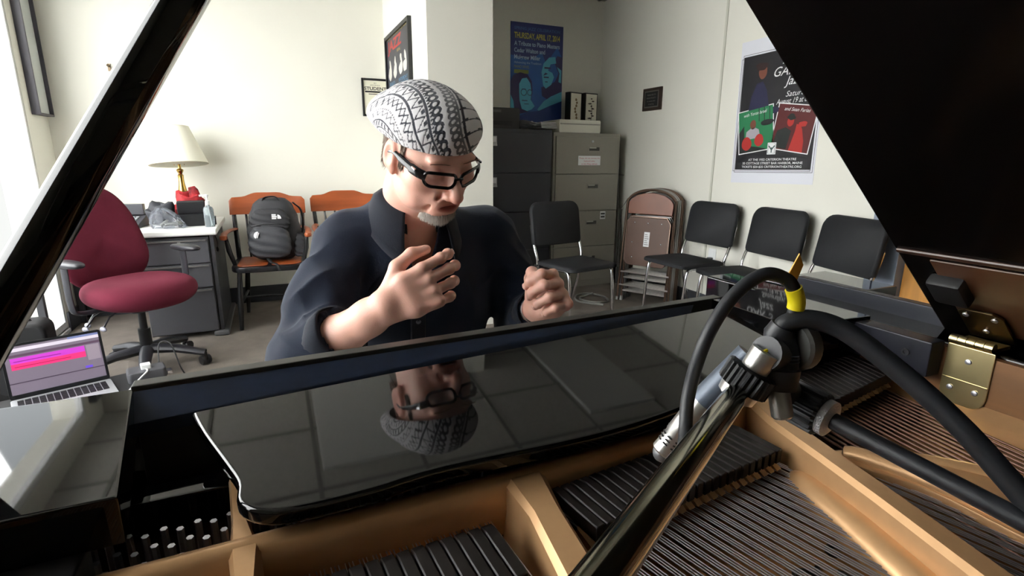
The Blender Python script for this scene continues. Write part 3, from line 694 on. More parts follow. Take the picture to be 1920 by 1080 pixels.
MB().lathe([(.014, .15), (.014, .175), (.006, .178), (.006, .205), (.012, .207), (.012, .22), (.0, .222)], 14).box((-.045, -.006, .208), (.0, .006, .22)).build('pump', m_white, t)
MB().tube([(0, 0, .15), (.01, 0, .01)], .003, 6).build('dip_tube', m_white, t)

# ---------------------------------------------------------------- wooden armchairs
m_cherry = mat('cherry_wood', (150, 74, 36), .35, noise=(2.5, .25), stretch=(1, 1, 7)); m_blk = mat('black_lacquer', (24, 24, 27), .28)
def armchair(label, loc, rz):
    t = thing('wooden_armchair', label, 'chair', loc, rz, 'black and cherry wooden armchairs by the back wall')
    pr = rrect(-.255, -.24, .255, .24, [.10, .07, .07, .10], 6)
    b = MB(); b.prism(pr, .42, .462, 2); b.build('seat', m_blk, t, bevel=.012)
    b = MB()
    for s in (-1, 1):
        b.prism([(s*x, y) for x, y in rrect(.012, -.20, .215, .17, [.06, .05, .03, .03], 5)], .460, .4685, 2)
    b.build('seat_inset', m_cherry, t, bevel=.004)
    for s in (-1, 1):
        MB().tube([(s*.20, -.19, .43), (s*.215, -.215, .2), (s*.225, -.23, 0)], [.016, .021, .014], 12).build('leg', m_blk, t)
        MB().tube([(s*.18, .19, .43), (s*.205, .23, .2), (s*.22, .26, 0)], [.016, .02, .014], 12).build('leg', m_blk, t)
        MB().tube([(s*.212, -.21, .19), (s*.20, .22, .19)], .010, 8).build('stretcher', m_blk, t)
        # arm on turned posts
        MB().tube([(s*.235, .20, .46), (s*.243, .25, .66), (s*.25, .30, .83)], [.018, .017, .015], 10).build('back_post', m_blk, t)
        ar = MB().tube(smooth_path([(s*.245, .26, .68), (s*.275, .1, .685), (s*.285, -.06, .685), (s*.28, -.17, .675)], 5), [(.022, .012)]*15+[(.026, .014)], 10).build('armrest', m_cherry, t)
        MB().lathe([(.001, -.02), (.022, -.014), (.026, 0), (.022, .014), (.001, .02)], 12, Matrix.Translation((s*.28, -.18, .672))).build('arm_knob', m_cherry, ar)
        MB().tube([(s*.235, -.10, .46), (s*.26, -.12, .57), (s*.272, -.12, .675)], [.013, .018, .011], 10).build('arm_post', m_blk, t)
    MB().tube([(-.207, 0, .19), (.207, 0, .19)], .010, 8).build('stretcher', m_blk, t)
    for i in range(5):
        x = -.15+.075*i
        MB().tube([(x, .205, .46), (x*1.06, .255, .64), (x*1.1, .30, .80)], .008, 8).build('spindle', m_blk, t)
    # crest rail: scalloped board, curved back
    top = [(-.275, .90), (-.265, .92), (-.17, .925), (-.12, .945), (-.085, .955), (.085, .955), (.12, .945), (.17, .925), (.265, .92), (.275, .90)]
    bot = [(.272, .80), (.25, .79), (-.25, .79), (-.272, .80)]
    pts = top+bot; vs = []; n = len(pts)
    nx = 24; b = MB()
    def ytop(x): return float(np.interp(x, [-.275, -.265, -.17, -.12, -.085, .085, .12, .17, .265, .275], [.895, .92, .925, .945, .955, .955, .945, .925, .92, .895]))
    def cr(x, zf, d):
        zt = ytop(x); zz = .79+(zt-.79)*zf
        return (x, .285+.1*zf*.25+d-.25*x*x, zz)
    rows = []
    ring = [(0, -.011), (0, .011), (.5, .011), (1, .009), (1, -.009), (.5, -.011)]
    vs = [cr(-.275+.55*i/nx, zf, d) for i in range(nx+1) for zf, d in ring]; k = len(ring)
    fs = [tuple(range(k))[::-1], tuple(range(nx*k, nx*k+k))]+[(i*k+j, i*k+(j+1) % k, (i+1)*k+(j+1) % k, (i+1)*k+j) for i in range(nx) for j in range(k)]
    MB().add(vs, fs).build('crest_rail', m_cherry, t, bevel=.003)
    return t
a1 = armchair('black and cherry wooden armchair holding a black backpack', (-.055, 4.40, 0), R(-3))
a2 = armchair('black and cherry wooden armchair half hidden behind the pianist\'s shoulder', (.565, 4.48, 0), R(2))
# backpack
t = thing('backpack', 'black backpack with small white logos on the wooden armchair', 'backpack', (-.02, 4.355, .4695), R(-8))
m_bp = mat('backpack_nylon', (34, 34, 38), .7, bump=(300, .2), noise=(8, .15)); m_bp2 = mat('backpack_ripstop', (46, 47, 52), .55)
def pack(cx, cy, z0, w, d, h, name, m, r=.42, par=None, pw=3.0, lean=.1):
    def fn(u, v):
        a = 2*PI*u; tt = PI*v
        s = max(0.0, math.sin(tt))**.38
        ca, sa = math.cos(a), math.sin(a)
        zz = h*(1-math.cos(tt))/2
        x = w/2*np.sign(ca)*abs(ca)**.62*s*(1-.22*(zz/h)**2); y = d/2*np.sign(sa)*abs(sa)**.62*s*(1-.25*zz/h)
        x += .004*math.sin(13*tt+3*a); y += .004*math.sin(11*tt+4*a)
        return (cx+x, cy+y+lean*zz, z0+zz)
    return MB().grid(fn, 40, 26, wrap=True).build(name, m, par)
pack(0, .06, 0, .39, .22, .46, 'body', m_bp, par=t)
fp = pack(-.02, -.05, .03, .31, .13, .25, 'front_pocket', m_bp2, par=t, lean=.06)
up = pack(-.01, -.025, .23, .29, .11, .16, 'upper_pocket', m_bp, par=t, lean=.1)
pack(.175, .03, .02, .10, .13, .18, 'side_pocket', m_bp2, par=t)
MB().tube(smooth_path([(-.06, .06, .425), (-.04, .045, .465), (.03, .045, .47), (.06, .06, .43)], 6), [(.012, .004)]*19, 8).build('handle', m_bp, t)
MB().tube(smooth_path([(.14, .14, .42), (.19, .16, .36), (.20, .15, .25), (.18, .12, .12)], 6), [(.022, .006)]*19, 8).build('shoulder_strap', m_bp, t)
MB().tube(smooth_path([(-.04, -.09, .03), (-.01, -.15, .012), (.03, -.19, .003), (.05, -.205, -.04)], 5), [(.012, .003)]*16, 8).build('compression_strap', m_bp, t)
MB().tube(smooth_path([(-.13, -.09, .27), (-.05, -.105, .285), (.06, -.105, .285), (.12, -.09, .27)], 5), .004, 6).build('zip', m_black, t)
b = MB(); Mx = Matrix.Translation((.045, -.062, .33)) @ Matrix.Rotation(R(78), 4, 'X')
for i, w in enumerate((.028, .034, .03)): b.box((-.035, .012-.013*i, 0), (-.035+w, .021-.013*i, .004), Mx)
b.poly([Mx @ Vector((.004+.028*math.cos(a)*.9, -.012+.03*math.sin(a), .004)) for a in np.linspace(PI/2, 0, 8)]+[Mx @ Vector((.004, -.012, .004))])
b.build('logo', mat('logo_white', (214, 214, 214), .5), t, smooth=False)
b = MB(); Mx = Matrix.Translation((-.095, -.096, .205)) @ Matrix.Rotation(R(75), 4, 'X') @ Matrix.Rotation(R(-20), 4, 'Z')
b.poly([Mx @ Vector((.022*math.cos(a), .026*math.sin(a), .006)) for a in np.linspace(PI/2, PI*1.5, 10)]).box((.003, -.02, .004), (.009, .02, .007), Mx); b.build('logo_patch', mat('logo_white', (214, 214, 214), .5), t, smooth=False)

# ---------------------------------------------------------------- burgundy office chair (faces -Y locally)
m_burg = mat('burgundy_fabric', (96, 31, 48), .9, spec=.2, bump=(260, .2), noise=(12, .06))
m_ocp = mat('office_plastic', (40, 40, 46), .4)
t = thing('office_chair', 'burgundy office swivel chair on casters in front of the desk', 'chair', (-.76, 3.60, 0), R(40))
def cushion(fn_outline, n=44, k=14):
    return None
def pad(w, h, d, egg=.0, nx=40, ny=18):
    def fn(u, v):
        a = 2*PI*u; tt = PI*v; s = max(0, math.sin(tt))**.36
        ca, sa = math.cos(a), math.sin(a)
        x = w/2*np.sign(ca)*abs(ca)**.8*s; y = h/2*np.sign(sa)*abs(sa)**.8*s
        x *= 1-egg*(y/(h/2))
        return (x, y, -d/2*math.cos(tt))
    return fn
b = MB().grid(pad(.46, .60, .085, .16), 48, 18, wrap=True)
b.v = [(x, .33+.0+(-zz)*1.0-.55*x*x*0+.45*x*x*-1+.1*(y)+.10*math.exp(-((y+.12)/.16)**2)*-.4, .76+y) for x, y, zz in b.v]
b.build('backrest', m_burg, t, angle=180)
b = MB().grid(pad(.53, .54, .16, .06), 48, 18, wrap=True)
b.v = [(x, y-.02, .475+zz+(.09*max(0, y-.02)**1.3)*0-.35*max(0, -y-.17)**2*3+.18*(x*x)) for x, y, zz in b.v]
b.build('seat', m_burg, t, angle=180)
MB().tube(smooth_path([(0, .20, .40), (0, .33, .41), (0, .385, .50), (0, .38, .72)], 6), [(.035, .012)]*19, 10).build('back_bar', m_ocp, t)
MB().rbox((-.10, -.12, .375), (.10, .20, .42), .03).build('mechanism', m_ocp, t, bevel=.008)
for s in (-1, 1):
    ar = MB().tube(smooth_path([(s*.16, .04, .40), (s*.29, .04, .41), (s*.315, .04, .47), (s*.315, .04, .66)], 6), [(.028, .012)]*19, 10).build('arm_post', m_ocp, t)
    MB().grid(pad(.085, .25, .035), 24, 10, wrap=True, M=Matrix.Translation((s*.31, .0, .685))).build('arm_pad', m_ocp, ar, angle=180)
MB().cyl((0, 0, .10), (0, 0, .25), .032, n=18).cyl((0, 0, .25), (0, 0, .38), .02, n=16).build('gas_lift', m_black, t)
for i in range(5):
    a = 2*PI*i/5+R(20)
    c, s = math.cos(a), math.sin(a)
    lg = MB().tube([(0.02*c, .02*s, .125), (.16*c, .16*s, .115), (.31*c, .31*s, .078)], [(.036, .030), (.033, .026), (.024, .020)], 10).build('leg', m_ocp, t)
    ca_ = Matrix.Translation((.31*c, .31*s, 0)) @ Matrix.Rotation(a+.6*i, 4, 'Z')
    b = MB()
    for q in (-.017, .017): b.lathe([(.001, -.009), (.027, -.009), (.03, -.005), (.03, .005), (.027, .009), (.001, .009)], 16, ca_ @ Matrix.Translation((.012, q, .03)) @ Matrix.Rotation(R(90), 4, 'X'))
    b.cyl((0, 0, .03), (0, 0, .08), .008, n=8, M=ca_); b.build('caster', m_black, lg)
for k, (x, y) in enumerate(((-.20, -.02), (-.24, .06), (-.20, .13))):
    lv = MB().tube([(x*.5, y, .40), (x*.9, y-.01, .37), (x*1.1, y-.02, .325)], .005, 6).build('lever', m_ocp, t)
    MB().ell((x*1.13, y-.022, .315), (.012, .026, .014), 12, 8, Matrix.Identity(4)).build('lever_tip', mat('lever_grey', (150, 150, 164), .35), lv)

# ---------------------------------------------------------------- laptop and interface on the chair by the window
bg = thing('gig_bag', 'black rounded gig bag standing on the floor behind the laptop by the window', 'bag', (-1.255, 3.42, 0), R(4))
MB().rbox((-.135, -.09, 0), (.125, .09, .40), .055, axis=1, n=6).build('body', m_blackm, bg, bevel=.02, seg=3)
MB().rbox((-.10, -.115, .05), (.09, -.085, .25), .03, axis=1, n=5).build('front_pocket', mat('bag_nylon', (30, 31, 34), .7), bg, bevel=.008)
MB().tube(smooth_path([(-.05, 0, .395), (-.03, 0, .43), (.03, 0, .43), (.05, 0, .395)], 5), .008, 8).build('handle', m_black, bg)
LC = Vector((-.985, 3.0, .10)); lrz = R(21)
t = thing('equipment_case', 'flat black equipment case on the floor under the open laptop', 'case', (-.98, 3.02, 0), lrz)
MB().rbox((-.26, -.26, 0), (.36, .19, .098), .02).build('body', m_blackm, t, bevel=.008)
MB().box((-.262, -.262, .06), (.362, .192, .066)).build('seam', m_dgrey, t, bevel=.001)
t = thing('laptop', 'open silver laptop showing pink audio tracks on a flat black case', 'laptop', LC+Vector((.004, -.012, .0)), lrz); t.scale = (1.16, 1.16, 1.16)
m_alu = mat('laptop_aluminium', (196, 198, 202), .35, .6)
MB().rbox((-.165, -.115, 0), (.165, .115, .014), .012).build('base', m_alu, t, bevel=.002)
b = MB()
for i in range(5):
    for j in range(13): b.box((-.145+.0224*j, -.01+.0205*i, .014), (-.1255+.0224*j, .008+.0205*i, .0155))
stuff(b.build('keys', m_black, t))
MB().box((-.05, -.10, .014), (.05, -.03, .0145)).build('trackpad', mat('pad_grey', (176, 178, 182), .4, .4), t)
Ml = Matrix.Translation((0, .118, .012)) @ Matrix.Rotation(R(90-14), 4, 'X')
sc_ = MB().rbox((-.165, 0, -.006), (.165, .225, 0), .010, Ml).build('lid', mat('laptop_black', (26, 27, 30), .3), t, bevel=.001)
def scr(name, x0, y0, x1, y1, h, col, e=1.0):
    return MB().box((x0, y0, 0), (x1, y1, h), Ml).build(name, mat('screen_'+name, col, .3, emit=(col, e)), sc_, smooth=False)
scr('desktop', -.155, .018, .155, .214, .0006, (112, 102, 116), .55)
scr('toolbar', -.155, .192, .155, .206, .0010, (196, 188, 200), .55)
scr('menu_bar', .05, .205, .155, .214, .0012, (110, 118, 160), .5)
scr('ruler', -.155, .170, .155, .180, .0010, (86, 66, 84), .5)
scr('violet_track', -.14, .142, .10, .166, .0011, (186, 62, 186), .5)
scr('pink_track', -.14, .118, .10, .142, .0011, (220, 54, 116), .5)
scr('waveform', -.13, .150, .02, .152, .0014, (120, 20, 110), .5)
scr('pink_waveform', -.13, .128, .05, .130, .0014, (150, 16, 60), .5)
scr('inspector', .105, .10, .15, .166, .0011, (140, 128, 140), .5)
scr('divider', -.155, .062, .155, .066, .0011, (70, 58, 74), .5)
scr('marker', .09, .068, .115, .078, .0012, (96, 70, 190), .6)
t = thing('audio_interface', 'dark grey flat box with a white plug beside the laptop', 'electronics', LC+Vector((.30, .15, 0)), R(15))
MB().rbox((-.085, -.06, 0), (.085, .06, .06), .02).build('case', mat('case_grey', (74, 74, 78), .5), t, bevel=.012)
b = MB().rbox((-.022, -.024, .05), (.022, .024, .082), .006).build('plug', m_white, t, bevel=.003)
MB().tube(smooth_path([(0, -.024, .06), (.0, -.06, .06), (-.05, -.1, .03), (-.09, -.16, .012)], 6), .004, 8).build('white_cord', m_white, t)
MB().rbox((.086, -.03, .008), (.112, .02, .028), .004).build('connector', m_chrome, t, bevel=.002)
MB().tube(smooth_path([(.06, .055, .03), (.08, .11, .14), (.13, .09, .14), (.16, .05, .0), (.2, .03, -.09)], 6), .004, 6).build('black_cord', m_black, t)
# ---------------------------------------------------------------- grand piano (keyboard along X, strings towards -Y)
m_lac = mat('black_lacquer_piano', (9, 9, 10), .035, spec=.5)
m_sat = mat('satin_black_blue', (20, 23, 34), .32)
m_wood = mat('mahogany_rim', (98, 67, 39), .4, noise=(2.2, .45), stretch=(9, .7, 9))
m_wood_d = mat('mahogany_dark', (70, 44, 28), .35, noise=(2.2, .25), stretch=(5, .8, 5))
m_gold = mat('plate_gold', (196, 154, 110), .36, .45, noise=(60, .04))
m_sb = mat('soundboard_spruce', (150, 104, 58), .5, noise=(3, .2), stretch=(6, .5, 1))
m_cop = mat('wound_copper', (96, 64, 47), .45, .45)
m_steel = mat('string_steel', (206, 206, 214), .38, 1)
m_felt = mat('damper_felt', (190, 160, 124), .95)
m_damp = mat('damper_wood', (24, 18, 17), .42, spec=.35)
PN = thing('grand_piano', 'open black grand piano with gold iron plate and propped lid', 'piano', (.32, -.1, 0))
def pb(mb, name, m, parent=PN, **k): return mb.build(name, m, parent, world=True, **k)
OUT = [(1.05, 1.0), (1.05, -.65), (1.03, -.85), (.95, -1.02), (.80, -1.12), (.62, -1.13), (.46, -1.06), (.34, -.92), (.22, -.72), (.08, -.53), (-.12, -.35), (-.30, -.20), (-.40, -.05), (-.44, .12), (-.44, 1.0)]
def outline(d, y_front, y_treble=.715):
    """outline moved inwards by d, from bass front round the tail to treble front"""
    P = [Vector((x, y, 0)) for x, y in OUT]; out = []
    for i, p in enumerate(P):
        a = P[max(i-1, 0)]; b = P[min(i+1, len(P)-1)]; t = (b-a).normalized(); nrm = Vector((t.y, -t.x, 0))
        q = p - nrm*(-d) if False else p + Vector((t.y, -t.x, 0))*d
        out.append((q.x, q.y))
    out[0] = (out[0][0], y_front); out[-1] = (out[-1][0], min(y_front, y_treble)); return out
def ribbon(d0, d1, z0, z1, yf):
    a = outline(d0, yf); b = outline(d1, yf); n = len(a); mb = MB()
    vs = [(x, y, z0) for x, y in a]+[(x, y, z0) for x, y in b]+[(x, y, z1) for x, y in a]+[(x, y, z1) for x, y in b]
    fs = []
    for i in range(n-1):
        fs += [(i, i+1, n+i+1, n+i), (2*n+i, 3*n+i, 3*n+i+1, 2*n+i+1), (i, 2*n+i, 2*n+i+1, i+1), (n+i, n+i+1, 3*n+i+1, 3*n+i)]
    fs += [(0, n, 3*n, 2*n), (n-1, 3*n-1, 4*n-1, 2*n-1)]
    return mb.add(vs, fs)
_t = outline(.02, 1.0)
_s = 1 if _t[0][0] < 1.05 else -1
pb(ribbon(0, _s*.083, .60, .958, .985), 'rim', m_lac, bevel=.005, angle=50)
pb(MB().prism([(.70, .60), (.985, .60), (.985, .74), (.95, .77), (.80, .80), (.70, .95)], -.44, -.357, 0), 'treble_arm', m_lac, bevel=.006)
pb(ribbon(_s*.083, _s*.096, .872, .953, .80), 'inner_rim', m_wood, angle=50)
pb(MB().add([(x, y, .815) for x, y in outline(_s*.09, .52)]+[(x, y, .805) for x, y in outline(_s*.09, .52)], [tuple(range(15)), tuple(range(15, 30))[::-1]]+[(i, (i+1) % 15, 15+(i+1) % 15, 15+i) for i in range(15)]), 'soundboard', m_sb, smooth=False)
# keybed, keys, fallboard
def Y(x, y0): return y0+.052*x
pb(MB().box((-.42, .70, .60), (1.03, 1.0, .67)), 'keybed', m_lac, bevel=.006)
pb(MB().box((-.42, .97, .67), (1.03, 1.0, .715)), 'keyslip', m_lac, bevel=.006)
pb(MB().box((-.36, .80, .67), (-.245, .97, .745)), 'key_block', m_lac, bevel=.006); pb(MB().box((.91, .80, .67), (.965, .97, .745)), 'key_block', m_lac, bevel=.006)
pb(MB().box((-.36, .722, .70), (-.165, .736, .962)), 'fallboard_end', m_lac, bevel=.002)
wk = MB(); bk = MB(); kw = 1.10/52
for i in range(52):
    x = -.242+kw*i; wk.box((x+.0006, .81, .69), (x+kw-.0006, .965, .735))
    if i % 7 in (0, 2, 3, 5, 6) and i < 51 and i not in ():
        bk.box((x+kw-.0055, .81, .735), (x+kw+.0055, .905, .748))
stuff(pb(wk, 'white_keys', mat('key_ivory', (236, 232, 222), .25), bevel=.001, seg=1)); stuff(pb(bk, 'black_keys', m_black, bevel=.002, seg=1))
# front rail (top of the fallboard): a slim polished top edge and a satin sloping inner face
xa, xb = -.175, .80
pb(MB().add([(xa, Y(xa, .728), .972), (xb, Y(xb, .728), .972), (xb, Y(xb, .750), .972), (xa, Y(xa, .750), .972), (xa, Y(xa, .728), .74), (xb, Y(xb, .728), .74), (xb, Y(xb, .750), .74), (xa, Y(xa, .750), .74)],
   [(0, 1, 2, 3), (4, 7, 6, 5), (0, 4, 5, 1), (1, 5, 6, 2), (2, 6, 7, 3), (3, 7, 4, 0)]), 'fallboard', mat('rail_grey_black', (40, 38, 35), .35), bevel=.002)
pb(MB().add([(xa, .668, .946), (xb-.02, .772, .946), (xb-.02, Y(xb, .730), .966), (xa, Y(xa, .730), .966), (xa, .668, .93), (xb-.02, .772, .93), (xb-.02, Y(xb, .73), .93), (xa, Y(xa, .73), .93)],
   [(0, 1, 2, 3), (4, 7, 6, 5), (0, 4, 5, 1), (1, 5, 6, 2), (2, 6, 7, 3), (3, 7, 4, 0)]), 'front_rail', mat('rail_blue', (18, 31, 52), .42, spec=.35, noise=(40, .2)), bevel=.001)
# music desk lying flat
dp = smooth_path([(-.108, .662, 0), (-.092, .61, 0), (-.066, .54, 0), (-.055, .507, 0), (-.053, .478, 0), (-.035, .457, 0), (-.004, .449, 0), (.06, .450, 0), (.133, .457, 0), (.297, .452, 0), (.405, .461, 0), (.50, .481, 0), (.594, .513, 0), (.67, .553, 0), (.735, .60, 0), (.765, .66, 0), (.775, .752, 0)], 4)
_dm = MB().prism([(p.x, p.y) for p in dp][::-1], .930, .947, 2)
_dm.v = [(x, y, z+.064*(y-.56)) for x, y, z in _dm.v]
pb(_dm, 'music_desk', m_lac, bevel=.005, seg=3, angle=60)
pb(MB().box((.70, .585, .93), (.82, .62, .946)).box((.74, .56, .90), (.80, .60, .93)), 'desk_slide', m_lac, bevel=.003)
# side shelves
pb(MB().prism([(-.40, .470), (-.137, .477), (-.172, .718), (-.40, .708)], .925, .97, 2), 'treble_shelf', m_lac, bevel=.003)
pb(MB().box((-.36, .40, .815), (-.165, .49, .925)), 'treble_block', mat('block_black', (18, 17, 18), .4), bevel=.003)
rs_ = pb(MB().prism([(.772, .585), (.955, .572), (.955, .80), (.775, .775)], .925, .97, 2), 'bass_shelf', m_lac, bevel=.002)
br = MB().box((.748, .66, .935), (.772, .70, .953)); pb(br, 'desk_bracket', m_sat, bevel=.002)
pb(MB().cyl((.748, .68, .946), (.743, .68, .946), .006, n=12).lathe([(.004, 0), (.004, .01)], 10, Matrix.Translation((.745, .64, .945)) @ Matrix.Rotation(R(-90), 4, 'Y')), 'bracket_screw', m_chrome)
pb(MB().box((.775, .592, .942), (.83, .60, .955)), 'metal_track', m_steel, bevel=.001)
# bass guide block with bolts, and the raised bar on the rim
bl = pb(MB().box((.918, .452, .905), (.954, .60, .963)), 'guide_block', mat('block_blue_black', (11, 13, 25), .4, spec=.35), bevel=.003)
b = MB()
for y, z, r in ((.487, .937, .006),): b.lathe([(r, 0), (r, .002), (r*.5, .002), (r*.5, -.002)], 14, Matrix.Translation((.9178, y, z)) @ Matrix.Rotation(R(-90), 4, 'Y'))
pb(b, 'screw', m_black)
pb(MB().tube([(.918, .585, .942), (.885, .585, .942)], .004, 10).tube([(.918, .548, .937), (.905, .548, .937)], .006, 10), 'guide_pin', m_chrome)
pb(MB().cyl((.9185, .572, .942), (.911, .572, .940), .007, n=12), 'pin_collar', m_black)
pb(MB().box((1.045, .44, .955), (1.07, .80, .988)), 'rim_bar', mat('bar_blue_black', (14, 18, 29), .42, spec=.35), bevel=.003)
pb(MB().box((1.05, .72, .93), (1.28, .90, .962)), 'bass_arm', m_lac, bevel=.004)
# stretcher, pin block, tuning pins
pb(MB().box((-.20, .578, .86), (.955, .612, .90)), 'stretcher', m_lac, bevel=.003)
pb(MB().box((-.35, .612, .74), (.955, .80, .80)), 'action_cover', m_wood_d, bevel=.004)
pb(MB().box((-.30, .66, .80), (.955, .69, .83)), 'action_rail', m_wood_d, bevel=.006)
pb(MB().box((-.25, .455, .82), (.955, .578, .852)), 'pin_block', mat('pin_plate', (60, 42, 30), .45, .3), bevel=.002)
b = MB(); random.seed(5)
for i in range(82):
    x = -.235+.0144*i
    for j in range(3):
        yy = .495+.024*j+.006*(i % 2)+.052*max(0, x-.55)
        b.tube([(x+.004*j, yy, .85), (x+.004*j, yy-.002, .886)], .0034, 6)
stuff(pb(b, 'tuning_pins', m_steel))
# plate: capo ridge, flange, web, struts
RX = [(-.25, .452), (-.1, .455), (.02, .458), (.22, .459), (.44, .468), (.56, .492), (.64, .523), (.72, .555), (.82, .605), (.957, .675)]
def ridge_y(x): return float(np.interp(x, [p[0] for p in RX], [p[1] for p in RX]))
b = MB(); vs = []; prof = [(-.004, .845), (-.008, .875), (-.004, .905), (.004, .911), (.014, .909), (.02, .90), (.02, .845)]
xs = np.linspace(-.25, .957, 40); k = len(prof)
for x in xs:
    for dy, z in prof: vs.append((x, ridge_y(x)+dy, z))
fs = [tuple(range(k)), tuple(range(39*k, 40*k))[::-1]]+[(i*k+j, i*k+(j+1) % k, (i+1)*k+(j+1) % k, (i+1)*k+j) for i in range(39) for j in range(k)]
plate = pb(b.add(vs, fs), 'plate_ridge', m_gold, angle=50)
fl = [(.957, .68, .886), (.957, -.55, .886), (.80, -.5, .852), (.865, .02, .852), (.903, .31, .852), (.943, .503, .852), (.95, .62, .852)]
n = len(fl); pb(MB().add(fl+[(x, y, .82) for x, y, z in fl], [tuple(range(n))[::-1], tuple(range(n, 2*n))]+[(i, (i+1) % n, n+(i+1) % n, n+i) for i in range(n)]), 'plate_flange', m_gold, bevel=.006, angle=40)
tre = [(-.357, .45), (-.30, .45), (-.27, .2), (-.20, .05), (.0, -.16), (.2, -.40), (.42, -.78), (.55, -.98), (.62, -1.03), (.42, -.93), (.30, -.72), (.1, -.43), (-.12, -.24), (-.29, -.09), (-.352, .1)]
pb(MB().prism(tre, .82, .866, 2), 'plate_hitch_rim', m_gold, bevel=.006)
web = smooth_path([(.630, .392, 0), (.640, .396, 0), (.664, .380, 0), (.712, .362, 0), (.741, .312, 0), (.774, .255, 0), (.80, .10, 0), (.78, -.2, 0), (.64, -.3, 0), (.655, .0, 0), (.655, .21, 0), (.655, .29, 0), (.637, .336, 0), (.622, .369, 0)], 4)
pb(MB().prism([(p.x, p.y) for p in web][::-1], .864, .875, 2), 'plate_web', m_gold, bevel=.005)
def bar(pts, w, z0, z1, bev=.005):
    """bar along pts (x,y): rounded rectangular section"""
    P = [Vector((x, y, 0)) for x, y in pts]; vs = []; m = len(P); ws = w if isinstance(w, (list, tuple)) else [w]*m
    for i, p in enumerate(P):
        t = (P[min(i+1, m-1)]-P[max(i-1, 0)]).normalized(); nn = Vector((-t.y, t.x, 0)); h = ws[i]/2
        for s, z in ((-1.15, z0), (-1, z1-.006), (-.7, z1), (.7, z1), (1, z1-.006), (1.15, z0)):
            q = p+nn*h*s; vs.append((q.x, q.y, z))
    fs = [tuple(range(6))[::-1], tuple(range(6*m-6, 6*m))]+[(i*6+j, i*6+(j+1) % 6, i*6+6+(j+1) % 6, i*6+6+j) for i in range(m-1) for j in range(6)]
    return MB().add(vs, fs)
pb(bar([(-.062, .578), (-.056, .50), (-.050, .455), (-.048, .40), (-.055, .20), (-.10, -.2)], [.016, .014, .026, .016, .018, .018], .835, .909), 'strut', m_gold, angle=35)
pb(bar([(.222, .47), (.216, .40), (.206, .32), (.19, .2), (.12, -.05), (.02, -.30)], [.05, .034, .036, .038, .04, .04], .835, .908), 'strut', m_gold, angle=35)
pb(bar([(.64, .53), (.622, .50), (.583, .436), (.565, .36), (.546, .28), (.518, .173), (.46, -.02), (.36, -.35), (.29, -.62)], [.09, .066, .036, .032, .032, .034, .038, .042, .045], .835, .908), 'strut', m_gold, angle=35)
b = MB().tube(smooth_path([(.560, .385, .846), (.551, .365, .857), (.530, .29, .860), (.502, .20, .860), (.44, -.02, .858), (.34, -.36, .856)], 5), [(.012, .010)]+[(.020, .020)]*2+[(.024, .022)]*23, 12); pb(b, 'strut_lobe', m_gold)
b = MB().tube(smooth_path([(.222, .375, .842), (.222, .355, .856), (.212, .28, .858), (.19, .14, .858), (.12, -.1, .856)], 5), [(.012, .010)]+[(.022, .02)]*20, 12); pb(b, 'strut_lobe', m_gold)
b = MB().tube(smooth_path([(.640, .388, .870), (.648, .368, .875), (.668, .30, .876), (.675, .22, .874), (.67, .0, .872)], 5), [(.006, .006)]+[(.012, .013)]*20, 12); pb(b, 'strut_lobe', m_gold)
b = MB().tube(smooth_path([(.700, .362, .868), (.730, .325, .872), (.768, .255, .874), (.79, .10, .872)], 5), [(.003, .004)]*2+[(.010, .009)]*14, 10); pb(b, 'strut_lobe', m_gold)
# strings
def strings(name, m, x0, x1, n, dx, L, r, uni=3, gap=.0034, z=.868):
    b = MB()
    for i in range(n):
        for j in range(uni):
            x = x0+(x1-x0)*i/(n-1)+gap*(j-(uni-1)/2); y = ridge_y(x)+.0
            b.tube([(x-dx*.0, y+.045, z-.008), (x, y-.002, z), (x+dx*L, y-L, z-.004)], r, 5, cap=False)
    return stuff(pb(b, name, m))
strings('treble_strings', m_steel, -.24, -.075, 14, .04, .45, .0005)
strings('treble_strings', m_steel, -.03, .175, 17, .08, .62, .0006)
strings('tenor_strings', m_steel, .25, .60, 27, .235, .95, .00075)
b = MB(); bd = Vector((-.14, -.99, 0)).normalized()
for i in range(21):
    x = .690+.0126*i
    for j in range(1):
        xx = x; y = ridge_y(xx)
        p = Vector((xx, y, .868)); p2 = p+bd*.95; b.tube([p, p+bd*.05-Vector((0, 0, .006)), p2-Vector((0, 0, .012))], .0018, 6, cap=False)
stuff(pb(b, 'bass_strings', m_cop))
# dampers, one part each with its felt
def damper_row(n, p0, p1, direction, L, h=.024, w=.0098):
    d = Vector((*direction, 0)).normalized(); ang = math.atan2(d.y, d.x)
    b = MB().prism([(0, .004), (L, .012), (L, h), (L-.012, h+.002), (0, h-.002)], -w/2, w/2, 1).build('damper', m_damp, PN, bevel=.0012, seg=1)
    f = MB().prism([(-.002, -.004), (.012, .005), (L*.4, .005), (L*.4, .002), (.006, -.006)], -w/2*.8, w/2*.8, 1).build('damper_felt', m_felt, b, smooth=False)
    base = PN.location
    for i in range(n):
        o, q = (b, f) if i == 0 else (b.copy(), f.copy())
        if i: COL.objects.link(o); COL.objects.link(q); q.parent = o
        t = i/(n-1); o.location = Vector((p0[0]+(p1[0]-p0[0])*t, p0[1]+(p1[1]-p0[1])*t, .872))-base; o.rotation_euler = (0, 0, ang)
damper_row(15, (-.025, .340), (.166, .346), (-.10, 1), .070, w=.0122)
damper_row(23, (.262, .372), (.540, .402), (-.20, 1), .072, w=.0112)
damper_row(20, (.640, .452), (.918, .503), (.14, .99), .085, w=.0122)
